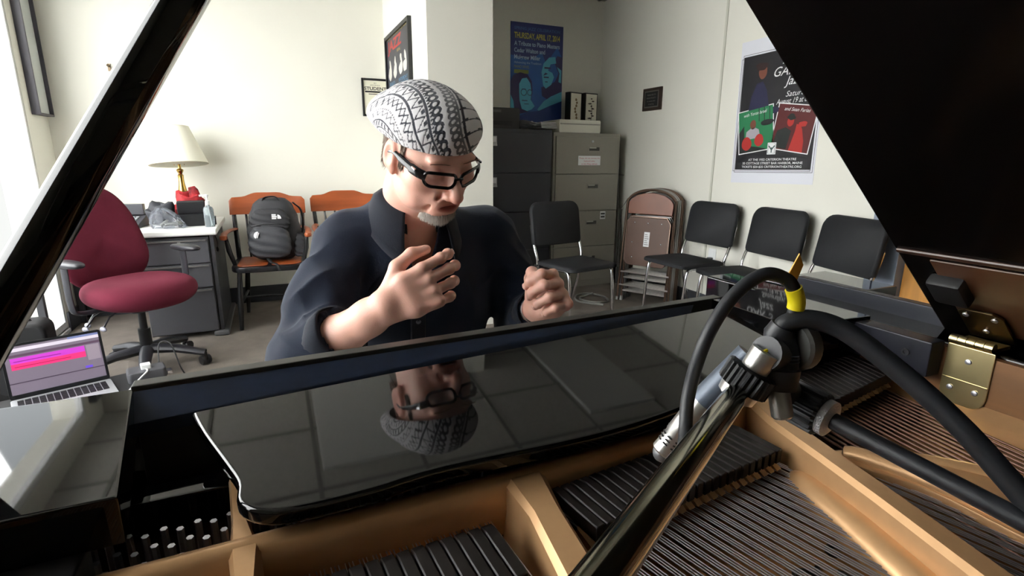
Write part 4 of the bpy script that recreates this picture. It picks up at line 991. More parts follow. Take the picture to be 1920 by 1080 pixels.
# decal on the soundboard
b = MB()
for cx, cy, r, a0, a1 in ((.47, .30, .016, 0, 5), (.505, .29, .02, 2, 7), (.45, .27, .012, 1, 6), (.535, .315, .012, 0, 5), (.49, .25, .018, 3, 8)):
    b.tube([(cx+r*(1-.08*q)*math.cos(a0+(a1-a0)*q/8), cy+r*(1-.08*q)*math.sin(a0+(a1-a0)*q/8), .8158) for q in range(9)], [(.0004, .004)]*9 if False else .003, 5)
pb(b, 'decal', mat('decal_black', (34, 30, 26), .5))
# lid, hinge, prop
al = math.atan2(.444, .518); HX, HZ = 1.021, .972
Mlid = Matrix.Translation((HX, 0, HZ)) @ Matrix.Rotation(al, 4, 'Y')      # local -X runs up the lid, +Z is its outer face
lid_o = [(0.03, .50), (0.03, -.65), (0.0, -.9), (-.10, -1.05), (-.25, -1.15), (-.42, -1.15), (-.60, -1.07), (-.72, -.92), (-.83, -.72), (-.98, -.52), (-1.17, -.34), (-1.34, -.19), (-1.44, -.04), (-1.48, .12), (-1.48, .50)]
lid = pb(MB().prism(lid_o, .0, .022, 2, Mlid), 'lid', mat('lid_under', (7, 5, 5), .2, spec=.35), bevel=.005)
MB().prism([(0.03, .505), (0.03, .14), (-1.48, .14), (-1.48, .505)], .0225, .044, 2, Mlid).build('lid_front_flap', m_lac, lid, bevel=.005, world=True)
MB().prism([(-.012, .455), (-.012, -.6), (-.195, -.6), (-.195, .455)], -.003, .001, 2, Mlid).build('lid_lower_panel', m_wood_d, lid, bevel=.003, world=True)
MB().box((-.214, -.75, -.005), (-.205, .496, .001), Mlid).build('lid_moulding', mat('moulding_brown', (58, 38, 28), .3), lid, bevel=.003, world=True)
MB().box((-.16, .418, -.022), (-.105, .465, .001), Mlid).build('lid_bumper', mat('bumper_black', (14, 14, 15), .6), lid, bevel=.006, world=True)
m_hin = mat('hinge_brass', (204, 188, 140), .3, 1)
hg = pb(MB().prism(rrect(.385, .868, .447, .962, [.02, .002, .002, .02], 4), .9505, .9535, 0), 'hinge', m_hin, bevel=.001)
b = MB()
for i in range(5): b.cyl((.955, .390+.0115*i, .969), (.955, .390+.0115*i+.0105, .969), .0075, n=14)
b.build('hinge_knuckle', m_hin, hg, world=True)
Mh = Mlid
MB().prism([(-.005, .388), (-.075, .388), (-.085, .40), (-.085, .435), (-.075, .447), (-.005, .447)], -.011, -.007, 2, Mh).build('hinge_leaf', mat('hinge_brass_shaded', (120, 104, 76), .3, 1), hg, bevel=.001, world=True)  # upper leaf lies in shade: darker copy of the brass, shade put into its colour
MB().box((.955, .390, .962), (1.0, .445, .968), Matrix.Identity(4)).build('hinge_leaf', m_hin, hg, bevel=.001, world=True)
for y, z in ((.416, .94), (.40, .895), (.433, .893)): MB().lathe([(.0045, 0), (.004, .002), (0.0001, .0028)], 10, Matrix.Translation((.9505, y, z)) @ Matrix.Rotation(R(-90), 4, 'Y')).build('hinge_screw', m_steel, hg, world=True)
for x, y in ((-.03, .42), (-.07, .40), (-.07, .437)): MB().lathe([(.0045, 0), (.004, -.002), (0.0001, -.0028)], 10, Mh @ Matrix.Translation((x, y, -.011))).build('hinge_screw', m_steel, hg, world=True)
MB().box((.9495, .386, .906), (.9512, .446, .9085)).build('hinge_seam', m_hin, hg, bevel=.0005, world=True)
# prop: stout lacquered stick from the treble rim to the lid
pa = Vector((-.325, .60, .955)); pbv = Vector((-.052, .525, 1.355)); pd = (pbv-pa); pe = pa+pd*1.93
xx = pd.normalized(); yy = Vector((0, 1, 0)); yy = (yy-xx*yy.dot(xx)).normalized(); zz = xx.cross(yy)
Mp = Matrix(((xx.x, yy.x, zz.x, pa.x), (xx.y, yy.y, zz.y, pa.y), (xx.z, yy.z, zz.z, pa.z), (0, 0, 0, 1)))
_pm = MB().prism([(-.013, -.021), (.013, -.021), (.017, -.012), (.017, .010), (.008, .021), (-.008, .021), (-.017, .010), (-.017, -.012)], 0, (pe-pa).length, 0)
_pm.v = [tuple(Mp @ Vector((v[0], v[1]*(1-.30*v[0]/pd.length), v[2]*(1-.30*v[0]/pd.length)))) for v in _pm.v]
pp = pb(_pm, 'lid_prop', m_lac, bevel=.003, angle=30)
MB().cyl((pa.x-.03, .60, .965), (pa.x+.03, .60, .965), .012, n=12).box((pa.x-.035, .585, .945), (pa.x+.035, .615, .962)).build('prop_pivot', m_hin, pp, world=True)
# legs, pedal lyre
for x, y in ((-.30, .82), (.92, .82), (.62, -.88)):
    pb(MB().lathe([(.03, 0), (.03, .05), (.04, .06), (.045, .3), (.065, .52), (.07, .605)], 4, Matrix.Translation((x, y, 0)) @ Matrix.Rotation(R(45), 4, 'Z')), 'leg', m_lac, bevel=.004)
pb(MB().box((.24, .55, .08), (.44, .66, .13)).box((.26, .59, .13), (.29, .62, .62)).box((.39, .59, .13), (.42, .62, .62)), 'pedal_lyre', m_lac, bevel=.006)
b = MB()
for x in (.28, .34, .40): b.tube([(x, .66, .095), (x, .72, .09), (x, .77, .08)], [(.010, .004), (.010, .004), (.016, .005)], 10)
pb(b, 'pedals', m_hin)
pb(MB().box((-.36, -.02, .56), (.96, .05, .605)).box((.25, -.8, .56), (.33, .70, .605)).box((-.36, .64, .56), (.97, .71, .60)), 'underbraces', m_wood_d, bevel=.004)

# ---------------------------------------------------------------- microphones, stands, cables
C0 = Vector((0, 0, 1.24)); KS = .8
def mp(x, y, z, k=KS): return C0+(Vector((x, y, z))-C0)*k
m_rub = mat('rubber_knurl', (24, 25, 28), .55); m_nik = mat('mic_nickel', (176, 174, 170), .3, .85); m_mchr = mat('boom_chrome', (150, 146, 128), .13, 1)
m_cab = mat('cable_black', (24, 26, 30), .5); m_mgrey = mat('mic_grey', (78, 86, 98), .4, .3); m_mblk = mat('mic_black', (26, 28, 32), .42)
def knurl(t, name, p0, p1, r, m, n=22, depth=.1):
    x, y, d = frame_to(Vector(p1)-Vector(p0)); b = MB(); L = (Vector(p1)-Vector(p0)).length; k = n*4; vs = []
    rows = ((0, .86), (.06, 1), (.94, 1), (1, .86))
    for f, s in rows:
        for j in range(k):
            a = 2*PI*j/k; rr = r*s*(1-depth*(1 if j % 4 in (0, 1) else 0)*(1 if s == 1 else 0))
            vs.append(Vector(p0)+d*L*f+x*rr*math.cos(a)+y*rr*math.sin(a))
    fs = [tuple(range(k))[::-1], tuple(range(3*k, 4*k))]+[(i*k+j, i*k+(j+1) % k, (i+1)*k+(j+1) % k, (i+1)*k+j) for i in range(3) for j in range(k)]
    return b.add(vs, fs).build(name, m, t, world=True, angle=30)
a0 = Vector((.2834, .2488, 1.0835)); a1 = Vector((.0827, .1153, 1.1143)); ad = (a1-a0).normalized(); ae = a0+ad*1.06; bx, by = ae.x, ae.y
ain = Vector((.2885, .2445, 1.0955)); aad = Vector((.2964, .2402, 1.1151)); cdv = (aad-a0).normalized()
t = thing('microphone_stand', 'chrome boom arm reaching across the strings from lower left', 'stand', (bx, by, 0)); S1 = t
MB().cyl(a0, ae, .0078, n=28).build('boom', m_mchr, t, world=True)
kn = a0+cdv*.012
knurl(t, 'knurled_clutch', a0+cdv*.003, a0+cdv*.019, .0172, m_rub)
MB().cyl(a0-cdv*.004, a0+cdv*.003, .0128, .0136, n=26).cyl(a0-cdv*.006, a0-cdv*.0035, .0098, .0108, n=26).build('clutch_ring', m_nik, t, world=True)
MB().cyl(a0+cdv*.019, aad-cdv*.002, .0092, .0098, n=22).build('adapter', m_nik, t, world=True)
MB().cyl((bx, by, .30), (bx, by, ae.z), .0095, n=14).cyl((bx, by, .12), (bx, by, .62), .0125, n=14).build('pole', m_mchr, t, world=True)
knurl(t, 'swivel', Vector((bx-.02, by, ae.z)), Vector((bx+.02, by, ae.z)), .024, m_rub)
for k in range(3):
    q = R(70)+2*PI*k/3; MB().tube([(bx, by, .30), (bx+.24*math.cos(q), by+.24*math.sin(q), .012)], .009, 10).build('leg', m_mchr, t, world=True)
b0 = Vector((.3519, .2285, 1.0585)); b1 = Vector((.3699, .1204, 1.0428)); bdv = (b1-b0).normalized(); be = b0+bdv*.40
t = thing('microphone_stand', 'thin black boom arm entering over the bass strings from the right', 'stand', (be.x, be.y, .8665)); S2 = t
MB().cyl(b0, be, .0062, n=20).build('boom', m_mblk, t, world=True)
knurl(t, 'knurled_grip', b0-bdv*.030, b0-bdv*.003, .0165, m_rub, n=20, depth=.13)
_f = frame_to(bdv); _o = b0-bdv*.003
MB().lathe([(.0135, 0), (.0135, .005), (.009, .007)], 30, Matrix(((_f[0].x, _f[1].x, _f[2].x, _o.x), (_f[0].y, _f[1].y, _f[2].y, _o.y), (_f[0].z, _f[1].z, _f[2].z, _o.z), (0, 0, 0, 1)))).build('silver_ring', mat('knurl_silver', (196, 196, 200), .4, .9, bump=(900, .8)), t, world=True)
MB().cyl((be.x, be.y, .89), (be.x, be.y, be.z), .008, n=12).build('pole', m_mblk, t, world=True)
MB().cyl((be.x-.015, be.y, be.z), (be.x+.015, be.y, be.z), .016, n=16).build('swivel', m_rub, t, world=True)
MB().lathe([(.055, 0), (.055, .012), (.03, .02), (.01, .03)], 28, Matrix.Translation((be.x, be.y, .867))).build('base', m_mblk, t, world=True)
# swivel joining both booms
# black microphone hanging straight down
t = thing('microphone', 'black pencil microphone hanging straight down between the boom clutches', 'microphone', mp(.389, .304, 1.02))
p0, p1, p2, p3 = mp(.3915, .307, 1.098), mp(.389, .304, 1.080), mp(.3855, .297, 1.046), mp(.3865, .290, 1.022)
MB().tube([p0, p0+(p1-p0)*.5, p1, p1+(p2-p1)*.45, p1+(p2-p1)*.5, p2], [.0085, .0105, .0125, .0125, .0138, .0115], 22).build('body', m_mblk, t, world=True, angle=35)
MB().tube([p2, p2+(p3-p2)*.1, p3-(p3-p2)*.08, p3], [.0066, .0072, .0072, .0058], 20).build('capsule', m_nik, t, world=True)
b = MB(); dd = (p2-p1).normalized()
for k in (.12, .2, .28): q = p1+(p2-p1)*k; b.tube([q+frame_to(dd)[0]*.0127*math.cos(a)+frame_to(dd)[1]*.0127*math.sin(a) for a in np.linspace(0, 2*PI, 25)[:-1]], .0004, 4, closed=True)
b.build('groove', m_mgrey, t, world=True)
MB().cyl(b0-bdv*.029, p1+(p2-p1)*.6, .010, n=14).cyl(aad-cdv*.003, p1+(p2-p1)*.15, .0118, n=18).build('mount', m_mblk, t, world=True)
MB().lathe([(.0165, -.006), (.0185, -.004), (.0185, .004), (.0165, .006)], 26, Matrix.Translation(mp(.405, .302, 1.083)) @ Matrix.Rotation(R(90), 4, 'Y')).build('mount_disc', mat('mount_grey', (92, 92, 90), .35, .5), t, world=True)
# silver microphone slanting down to the left behind the chrome boom
t = thing('microphone', 'silver pencil microphone slanting down left behind the chrome boom', 'microphone', mp(.312, .352, .972))
q0, q1, q2, q3 = mp(.372, .318, 1.072), mp(.342, .338, 1.024), mp(.3355, .341, 1.013), mp(.312, .352, .972)
MB().tube([q0, q1], .0105, 20).build('body', m_mgrey, t, world=True)
MB().tube([q1, q1+(q3-q1)*.06, q1+(q3-q1)*.62, q1+(q3-q1)*.64, q3-(q3-q1)*.03, q3], [.0088, .0092, .0092, .0085, .0092, .0078], 22).build('capsule', m_nik, t, world=True)
b = MB(); dq = (q3-q1).normalized(); fx, fy, _ = frame_to(dq)
for k in (.70, .76, .82):
    for a in np.linspace(0, 2*PI, 9)[:-1]:
        c_ = q1+(q3-q1)*k; b.tube([c_+(fx*math.cos(a+e)+fy*math.sin(a+e))*.0092 for e in (-.22, 0, .22)], .0006, 4)
b.build('slots', m_mblk, t, world=True)
MB().ell(q3, (.0072, .0072, .0072), 14, 8).build('grille', mat('grille_dark', (110, 110, 112), .5, .7), t, world=True)
CABLE_END = ((-.38, -.18, 1.155), (-.10, .01, 1.108), (.0781, .1325, 1.0864), (.115, .1481, 1.080), (.1517, .1699, 1.0752), (.1952, .2044, 1.0657), (.2294, .2387, 1.0613), (.2446, .2552, 1.085))
# cables
pts = [mp(*p) for p in ((.300, .325, .985), (.304, .319, 1.002), (.305, .319, 1.046), (.315, .316, 1.093), (.338, .315, 1.128), (.364, .309, 1.147), (.386, .303, 1.142), (.396, .300, 1.126), (.397, .301, 1.111), (.3935, .304, 1.098))]
pts = [Vector(p) for p in CABLE_END]+pts[3:]
t = thing('cable', 'black microphone cable arching up with a yellow tape flag', 'cable', pts[-1]); cp = smooth_path(pts, 8)
MB().tube(cp, .0045, 14).build('sheath', m_cab, t, world=True)
i0 = len(cp)-21
MB().tube(cp[i0:i0+10], .0056, 14).build('yellow_tape', mat('yellow_tape', (228, 210, 30), .35), t, world=True)
q = cp[i0]; vs = [q+Vector(v) for v in ((-.010, 0, .004), (.002, 0, .004), (.004, -.002, .016), (-.001, -.002, .024), (-.004, 0, .014))]
MB().poly(vs).build('tape_flag', mat('tape_orange', (214, 160, 30), .4), t, world=True, solid=.0008)
pts = [mp(*p) for p in ((.389, .306, 1.094), (.392, .302, 1.1035), (.406, .291, 1.1085), (.424, .27, 1.101), (.444, .231, 1.073), (.456, .196, 1.046), (.464, .168, 1.02), (.47, .142, .996))]
pts += [pts[-1]+Vector((.004, -.04, -.035)), pts[-1]+Vector((.02, -.12, -.09)), pts[-1]+Vector((.06, -.25, -.11))]
t = thing('cable', 'thick black microphone cable sweeping down across the bass strings', 'cable', pts[0]); cp = smooth_path(pts, 8)
MB().tube(cp, .0068, 14).build('sheath', m_cab, t, world=True)
MB().tube([cp[0]-Vector((0, 0, .012)), cp[0], cp[6]], [.0098, .0102, .0086], 18).build('connector', m_mblk, t, world=True)
MB().tube([cp[0]+Vector((-.008, -.004, -.008)), cp[0]+Vector((-.017, -.004, -.0095)), cp[0]+Vector((-.023, -.004, -.0125))], .0014, 6).build('yellow_tie', mat('yellow_tape', (228, 210, 30), .35), t, world=True)
# ---------------------------------------------------------------- the pianist
import openvdb as vdb
from mathutils import noise as mnoise
class Sdf:
    """signed-distance sculpting on a dense grid"""
    def __init__(s, lo, hi, h):
        s.lo = np.array(lo, float); s.h = h; s.n = np.ceil((np.array(hi)-s.lo)/h).astype(int)+1
        s.a = np.full(s.n, .05, np.float32)
    def _blk(s, lo, hi, pad):
        i0 = np.clip(np.floor((np.array(lo)-pad-s.lo)/s.h).astype(int), 0, s.n-1); i1 = np.clip(np.ceil((np.array(hi)+pad-s.lo)/s.h).astype(int)+1, 1, s.n)
        ax = [(s.lo[k]+s.h*np.arange(i0[k], i1[k])).astype(np.float32) for k in range(3)]
        return tuple(slice(i0[k], i1[k]) for k in range(3)), np.meshgrid(*ax, indexing='ij')
    def _op(s, sl, d, k, sub):
        o = s.a[sl]
        if sub:
            d = -d; hh = np.clip(.5-.5*(o-d)/k, 0, 1); s.a[sl] = o*(1-hh)+d*hh+k*hh*(1-hh)
        else:
            hh = np.clip(.5+.5*(o-d)/k, 0, 1); s.a[sl] = o*(1-hh)+d*hh-k*hh*(1-hh)
    def ell(s, c, r, M=None, k=.01, sub=False):
        c = np.array(c, float); r = np.array(r, float); m = r.max()
        sl, (X, Y_, Z) = s._blk(c-m, c+m, k+.012); X = X-c[0]; Y_ = Y_-c[1]; Z = Z-c[2]
        if M is not None: X, Y_, Z = [M[0][i]*X+M[1][i]*Y_+M[2][i]*Z for i in range(3)]     # columns of M are local axes
        k0 = np.sqrt((X/r[0])**2+(Y_/r[1])**2+(Z/r[2])**2); k1 = np.sqrt((X/r[0]**2)**2+(Y_/r[1]**2)**2+(Z/r[2]**2)**2)+1e-6
        s._op(sl, (k0*(k0-1)/k1).astype(np.float32), k, sub)
    def cap(s, p, q, r0, r1, k=.01, sub=False, fold=None):
        p = np.array(p, float); q = np.array(q, float); m = max(r0, r1)
        sl, (X, Y_, Z) = s._blk(np.minimum(p, q)-m, np.maximum(p, q)+m, k+.012)
        d = q-p; L2 = d@d+1e-12
        t = np.clip(((X-p[0])*d[0]+(Y_-p[1])*d[1]+(Z-p[2])*d[2])/L2, 0, 1)
        D = np.sqrt((X-p[0]-t*d[0])**2+(Y_-p[1]-t*d[1])**2+(Z-p[2]-t*d[2])**2)-(r0+(r1-r0)*t)
        s._op(sl, D.astype(np.float32), k, sub)
    def chain(s, pts, rs, k=.01):
        for i in range(len(pts)-1): s.cap(pts[i], pts[i+1], rs[i], rs[i+1], k)
    def mesh(s, name):
        b = 3*s.h; g = vdb.FloatGrid(b); g.copyFromArray(np.clip(s.a, -b, b).astype(np.float32)); 
        pts, quads = g.convertToQuads(0.0); pts = pts*s.h+s.lo
        me = bpy.data.meshes.new(name); me.vertices.add(len(pts)); me.vertices.foreach_set('co', pts.astype(np.float32).ravel())
        me.loops.add(len(quads)*4); me.polygons.add(len(quads))
        me.loops.foreach_set('vertex_index', quads.astype(np.int32).ravel()[::1]); me.polygons.foreach_set('loop_start', np.arange(0, len(quads)*4, 4, dtype=np.int32))
        me.update(calc_edges=True); me.validate()
        return me
def relax(me, n, f=.5):
    bm = bmesh.new(); bm.from_mesh(me)
    for i in range(n): bmesh.ops.smooth_vert(bm, verts=bm.verts[:], factor=f, use_axis_x=True, use_axis_y=True, use_axis_z=True)
    bmesh.ops.recalc_face_normals(bm, faces=bm.faces[:]); bm.to_mesh(me); bm.free(); me.update()
HR, HF, HU, HO = [np.array(v) for v in ((-.957, -.276, -.091), (.285, -.833, -.475), (.056, -.48, .875), (.290, 1.056, 1.255))]
HM = np.stack([HR, HF, HU], 1)
def hp(r, f, u): return HO+HR*r+HF*f+HU*u
HMW = Matrix(((HR[0], HF[0], HU[0], HO[0]), (HR[1], HF[1], HU[1], HO[1]), (HR[2], HF[2], HU[2], HO[2]), (0, 0, 0, 1)))
def nrm(v): v = np.array(v, float); return v/np.linalg.norm(v)
PT = (.30, 1.27, 0)
person = thing('person', 'seated pianist in a dark shirt, patterned cap and glasses, hands raised', 'person', PT)
# joints
SHR, ELR, WRR = np.array((.138, 1.205, 1.055)), np.array((.035, 1.075, .850)), np.array((.172, .945, .975))
SHL, ELL_, WRL = np.array((.490, 1.235, 1.050)), np.array((.565, 1.205, .800)), np.array((.520, 1.030, .912))
S = Sdf((-.06, .84, .44), (.72, 1.50, 1.42), .0022)
# torso, shoulders, neck
S.ell((.325, 1.36, .56), (.16, .13, .13), k=.03); S.ell((.32, 1.31, .72), (.145, .11, .17), k=.05); S.ell((.305, 1.255, .93), (.165, .10, .19), k=.05)
S.cap(SHR, SHL, .05, .05, k=.05); S.chain([(.277, 1.19, 1.09), (.282, 1.155, 1.16), hp(0, -.03, -.055)], [.064, .058, .056], k=.04)
# arms
for sh, el, wr, rr in ((SHR, ELR, WRR, 1.0), (SHL, ELL_, WRL, .95)):
    S.cap(sh, el, .05, .043, k=.03); m = el+(wr-el)*.35
    S.chain([el, m, el+(wr-el)*.8, wr], [.042*rr, .044*rr, .032*rr, .0285*rr], k=.02)
# head
def E(c, r, k=.012, sub=False, rot=None):
    M = HM if rot is None else HM @ np.array(Matrix.Rotation(rot[1], 3, rot[0]))
    S.ell(hp(*c), r, M, k, sub)
E((0, -.014, .022), (.0745, .096, .078), .02); E((0, .022, -.028), (.066, .072, .085), .03); E((0, .030, -.072), (.057, .056, .044), .03)
E((0, .073, -.103), (.024, .019, .017), .022)
for s in (1, -1):
    E((s*.047, .052, -.030), (.022, .024, .022), .022); E((s*.026, .079, .020), (.026, .012, .009), .012)
    E((s*.032, .100, -.004), (.021, .016, .013), .010, True)
    E((s*.031, .0735, -.005), (.0165, .0150, .0135), .003); E((s*.031, .0885, -.0105), (.013, .0022, .0012), .002, True)
    E((s*.020, .084, -.066), (.010, .010, .022), .02)
    E((s*.0765, -.014, -.012), (.0085, .021, .033), .006, rot=('X', -.25)); E((s*.0745, -.002, -.036), (.008, .010, .013), .006)
    E((s*.0855, -.010, -.008), (.0065, .012, .020), .004, True, rot=('X', -.25)); E((s*.0865, -.004, -.018), (.006, .008, .009), .003, True)
    E((s*.050, .030, -.078), (.012, .03, .02), .02)
for s in (1, -1): S.cap(hp(s*.021, .093, -.046), hp(s*.035, .074, -.084), .0035, .003, .009, True)
S.cap(hp(0, .088, .006), hp(0, .1135, -.040), .0085, .0125, .010); S.ell(hp(0, .1135, -.044), (.0125, .0115, .010), HM, .006)
for s in (1, -1): S.ell(hp(s*.0125, .102, -.046), (.0085, .0105, .0078), HM, .005); S.ell(hp(s*.0068, .1085, -.0545), (.0036, .005, .003), HM, .002, True)
E((0, .0905, -.0675), (.024, .0095, .0060), .006); E((0, .091, -.0835), (.021, .0115, .0078), .006); E((0, .0985, -.0748), (.021, .013, .0036), .002, True); E((0, .083, -.094), (.016, .012, .006), .006, True) if False else None
# hands
def rot_to(p, n, a): return nrm(p*math.cos(a)-n*math.sin(a))
NAILS = []
def hand(W, p, n, s, curl, thumb, sc=1.0):
    p = nrm(p); n = nrm(n-p*(n@p)); s = nrm(s-p*(s@p)-n*(s@n))
    def at(a, b, c): return W+(p*a+s*b+n*c)*sc
    for b0, b1 in ((.020, .034), (.007, .012), (-.007, -.011), (-.020, -.032)):
        S.chain([at(-.005, b0*.8, 0), at(.045, (b0+b1)/2, .004), at(.088, b1, .002)], [.0155*sc, .0145*sc, .0115*sc], k=.012)
    S.ell(at(.03, .022, -.012), (.032, .02, .016), np.stack([p, s, n], 1), .012); S.ell(at(.045, -.02, -.010), (.038, .015, .014), np.stack([p, s, n], 1), .012)
    for i, (b, L, r) in enumerate(((.034, (.043, .026, .021), .0095), (.012, (.047, .030, .022), .0097), (-.011, (.043, .028, .021), .0092), (-.032, (.034, .021, .018), .0082))):
        q = at(.088-.004*abs(i-1), b, .002); a = 0; pts = [q]
        spread = s*(.06*(1.3-i))
        for j in range(3):
            a += curl[i][j]; d = nrm(rot_to(p, n, a)+spread*math.cos(a)); q = q+d*L[j]*sc; pts.append(q)
        S.chain(pts, [r*1.12*sc, r*1.0*sc, r*.93*sc, r*.80*sc], k=.0028)
        for q_ in pts[:3]: S.ell(q_+n*.0015, (r*1.12*sc,)*3, None, .004)
        dn = nrm(pts[3]-pts[2]); nn = rot_to(n, -p, a); NAILS.append((pts[3]-dn*.004*sc+nn*r*.72*sc, dn, nn, r*.72*sc))
    tp = [at(.012, .022, -.006), at(*thumb[0]), at(*thumb[1]), at(*thumb[2])]
    S.chain(tp, [.016*sc, .0135*sc, .0115*sc, .0088*sc], k=.006)
    dn = nrm(tp[3]-tp[2]); nn = nrm(s-dn*(s@dn)); NAILS.append((tp[3]-dn*.004*sc+nn*.0075*sc, dn, nn, .0075*sc))
cR = [[.45, .55, .35], [.55, .65, .40], [.62, .72, .40], [.70, .75, .45]]
hand(WRR+np.array((.0, .0, .0)), np.array((.86, -.22, .40)), np.array((-.1, -.95, .25)), np.array((-.4, .1, .85)), cR, ((.045, .055, -.012), (.078, .066, -.022), (.105, .062, -.030)), 1.02)
cL = [[1.15, 1.35, .75], [1.30, 1.40, .8], [1.32, 1.42, .8], [1.35, 1.42, .8]]
hand(WRL, np.array((.17, -.80, .62)), np.array((.97, .20, .10)), np.array((-.1, .55, .8)), cL, ((.045, .050, -.018), (.075, .052, -.034), (.092, .030, -.046)), 1.08)
me = S.mesh('body'); relax(me, 2, .5); del S
# skin, lips
m_skin = mat('skin', (216, 166, 148), .48, noise=(14, .09), bump=(400, .12), sss=.12)
nt = m_skin.node_tree; bs = nt.nodes['Principled BSDF']
def tint(center, radius, col, M=None, power=1.0):
    """a colour area of the skin (lips, mouth gap, cheeks, shaved scalp) given by position"""
    tc = nt.nodes.new('ShaderNodeTexCoord'); mp_ = nt.nodes.new('ShaderNodeMapping'); mp_.vector_type = 'POINT'
    vm = nt.nodes.new('ShaderNodeVectorMath'); vm.operation = 'SUBTRACT'; vm.inputs[1].default_value = center
    nt.links.new(tc.outputs['Object'], vm.inputs[0])
    def dotn(v, r):
        d = nt.nodes.new('ShaderNodeVectorMath'); d.operation = 'DOT_PRODUCT'; d.inputs[1].default_value = [x/r for x in v]; nt.links.new(vm.outputs[0], d.inputs[0]); return d.outputs['Value']
    cb = nt.nodes.new('ShaderNodeCombineXYZ')
    for i, v in enumerate((HR, HF, HU)): nt.links.new(dotn(v, radius[i]), cb.inputs[i])
    ln = nt.nodes.new('ShaderNodeVectorMath'); ln.operation = 'LENGTH'; nt.links.new(cb.outputs[0], ln.inputs[0])
    mr = nt.nodes.new('ShaderNodeMapRange'); mr.inputs['From Min'].default_value = 1.0; mr.inputs['From Max'].default_value = .6; mr.inputs['To Max'].default_value = power; nt.links.new(ln.outputs['Value'], mr.inputs['Value'])
    mx = nt.nodes.new('ShaderNodeMix'); mx.data_type = 'RGBA'; src = bs.inputs['Base Color'].links[0].from_socket
    nt.links.new(mr.outputs['Result'], mx.inputs['Factor']); nt.links.new(src, mx.inputs['A']); mx.inputs['B'].default_value = (*lin(col), 1); nt.links.new(mx.outputs['Result'], bs.inputs['Base Color'])
ofs = np.array(PT)
tint(hp(0, .094, -.075)-ofs, (.027, .02, .0125), (168, 84, 78), power=.85)
tint(hp(0, .085, -.0748)-ofs, (.020, .018, .0035), (70, 26, 26), power=.9)  # dark red along the carved gap between the lips
tint(hp(0, .11, -.045)-ofs, (.022, .025, .02), (212, 140, 120), power=.6)
tint(hp(.08, -.012, -.012)-ofs, (.03, .03, .045), (214, 138, 118), power=.6)
def to_person(me): me.transform(Matrix.Translation((-PT[0], -PT[1], -PT[2])))
to_person(me); body = link_mesh('body', me, m_skin, person, angle=180)
b = MB()
for c, d, n_, r in NAILS:
    t_ = np.cross(d, n_); M_ = Matrix(((t_[0], d[0], n_[0], c[0]), (t_[1], d[1], n_[1], c[1]), (t_[2], d[2], n_[2], c[2]), (0, 0, 0, 1)))
    b.ell((0, 0, 0), (r*.9, .0065, .0016), 10, 6, M_)
stuff(b.build('nails', mat('nail', (222, 176, 160), .3), body, world=True))
b = MB()
for s in (1, -1): b.ell((s*.031, .0728, -.0085), (.0125, .0135, .0115), 14, 8, HMW)
# ---------------------------------------------------------------- shirt
m_shirt = mat('black_cotton', (18, 27, 44), .85, spec=.25, sheen=.1, noise=(7, .12), bump=(700, .25))
T = Sdf((-.12, .88, .46), (.74, 1.54, 1.22), .0045)
T.ell((.325, 1.36, .60), (.195, .165, .14), k=.05); T.ell((.312, 1.315, .74), (.164, .142, .19), k=.06); T.ell((.305, 1.25, .93), (.195, .128, .20), k=.06)
T.cap(SHR+np.array((.01, .0, -.01)), SHL+np.array((-.01, 0, -.01)), .068, .068, k=.06); T.cap((.277, 1.195, 1.10), (.29, 1.22, 1.0), .075, .10, k=.06)
cuR = ELR+(WRR-ELR)*.36; cuL = ELL_+(WRL-ELL_)*.80
T.chain([SHR+np.array((.015, 0, -.005)), SHR+(ELR-SHR)*.5+np.array((-.008, .0, .0)), ELR+np.array((-.012, .0, -.012)), ELR+np.array((.012, -.02, .006)), cuR], [.062, .062, .060, .060, .056], k=.03)
T.chain([SHL+np.array((-.01, 0, -.005)), SHL+(ELL_-SHL)*.5+np.array((.012, 0, 0)), ELL_, ELL_+(WRL-ELL_)*.5, cuL], [.072, .066, .058, .049, .042], k=.03)
# open cuffs and neck
T.cap(cuR, cuR+(WRR-ELR)*.4, .049, .049, k=.004, sub=True); T.cap(cuL, cuL+(WRL-ELL_)*.5, .035, .035, k=.004, sub=True)
me = T.mesh('shirt'); relax(me, 3, .5); del T
n = len(me.vertices); co = np.empty(n*3, np.float32); no = np.empty(n*3, np.float32); me.vertices.foreach_get('co', co); me.vertices.foreach_get('normal', no); co = co.reshape(-1, 3); no = no.reshape(-1, 3)
disp = np.zeros(n)
def arm_folds(a, b, r, amp, freq, ph):
    d = b-a; L = np.linalg.norm(d); d = d/L; q = co-a; t = q@d; rad = np.linalg.norm(q-t[:, None]*d, axis=1)
    x, y, _ = frame_to(Vector(d)); ang = np.arctan2(q@np.array(y), q@np.array(x))
    w = np.clip(1-np.abs(t-L/2)/(L*.75), 0, 1)*np.clip(1.5-rad/r, 0, 1)
    q_ = np.sin(freq*t+2.6*np.sin(ang+ph)+1.5*np.sin(2*ang+ph*2)); return amp*w*(1-1.9*np.abs(q_)**.8)*(.6+.4*np.sin(3*ang+ph+20*t))
disp += arm_folds(SHR, ELR, .09, .0085, 36, .4)+arm_folds(ELR, cuR, .09, .007, 52, 1.9)+arm_folds(SHL, ELL_, .09, .008, 38, 2.2)+arm_folds(ELL_, WRL, .075, .006, 50, .7)
for i in range(n):
    p = co[i]; v = Vector((p[0]*5.5+3, p[1]*5.5, p[2]*2.4)); disp[i] += .0085*(1-abs(mnoise.noise(v))*2.6)*.8+.004*mnoise.noise(Vector(p)*19.0)
co2 = co+no*disp[:, None]; me.vertices.foreach_set('co', co2.astype(np.float32).ravel()); me.update()
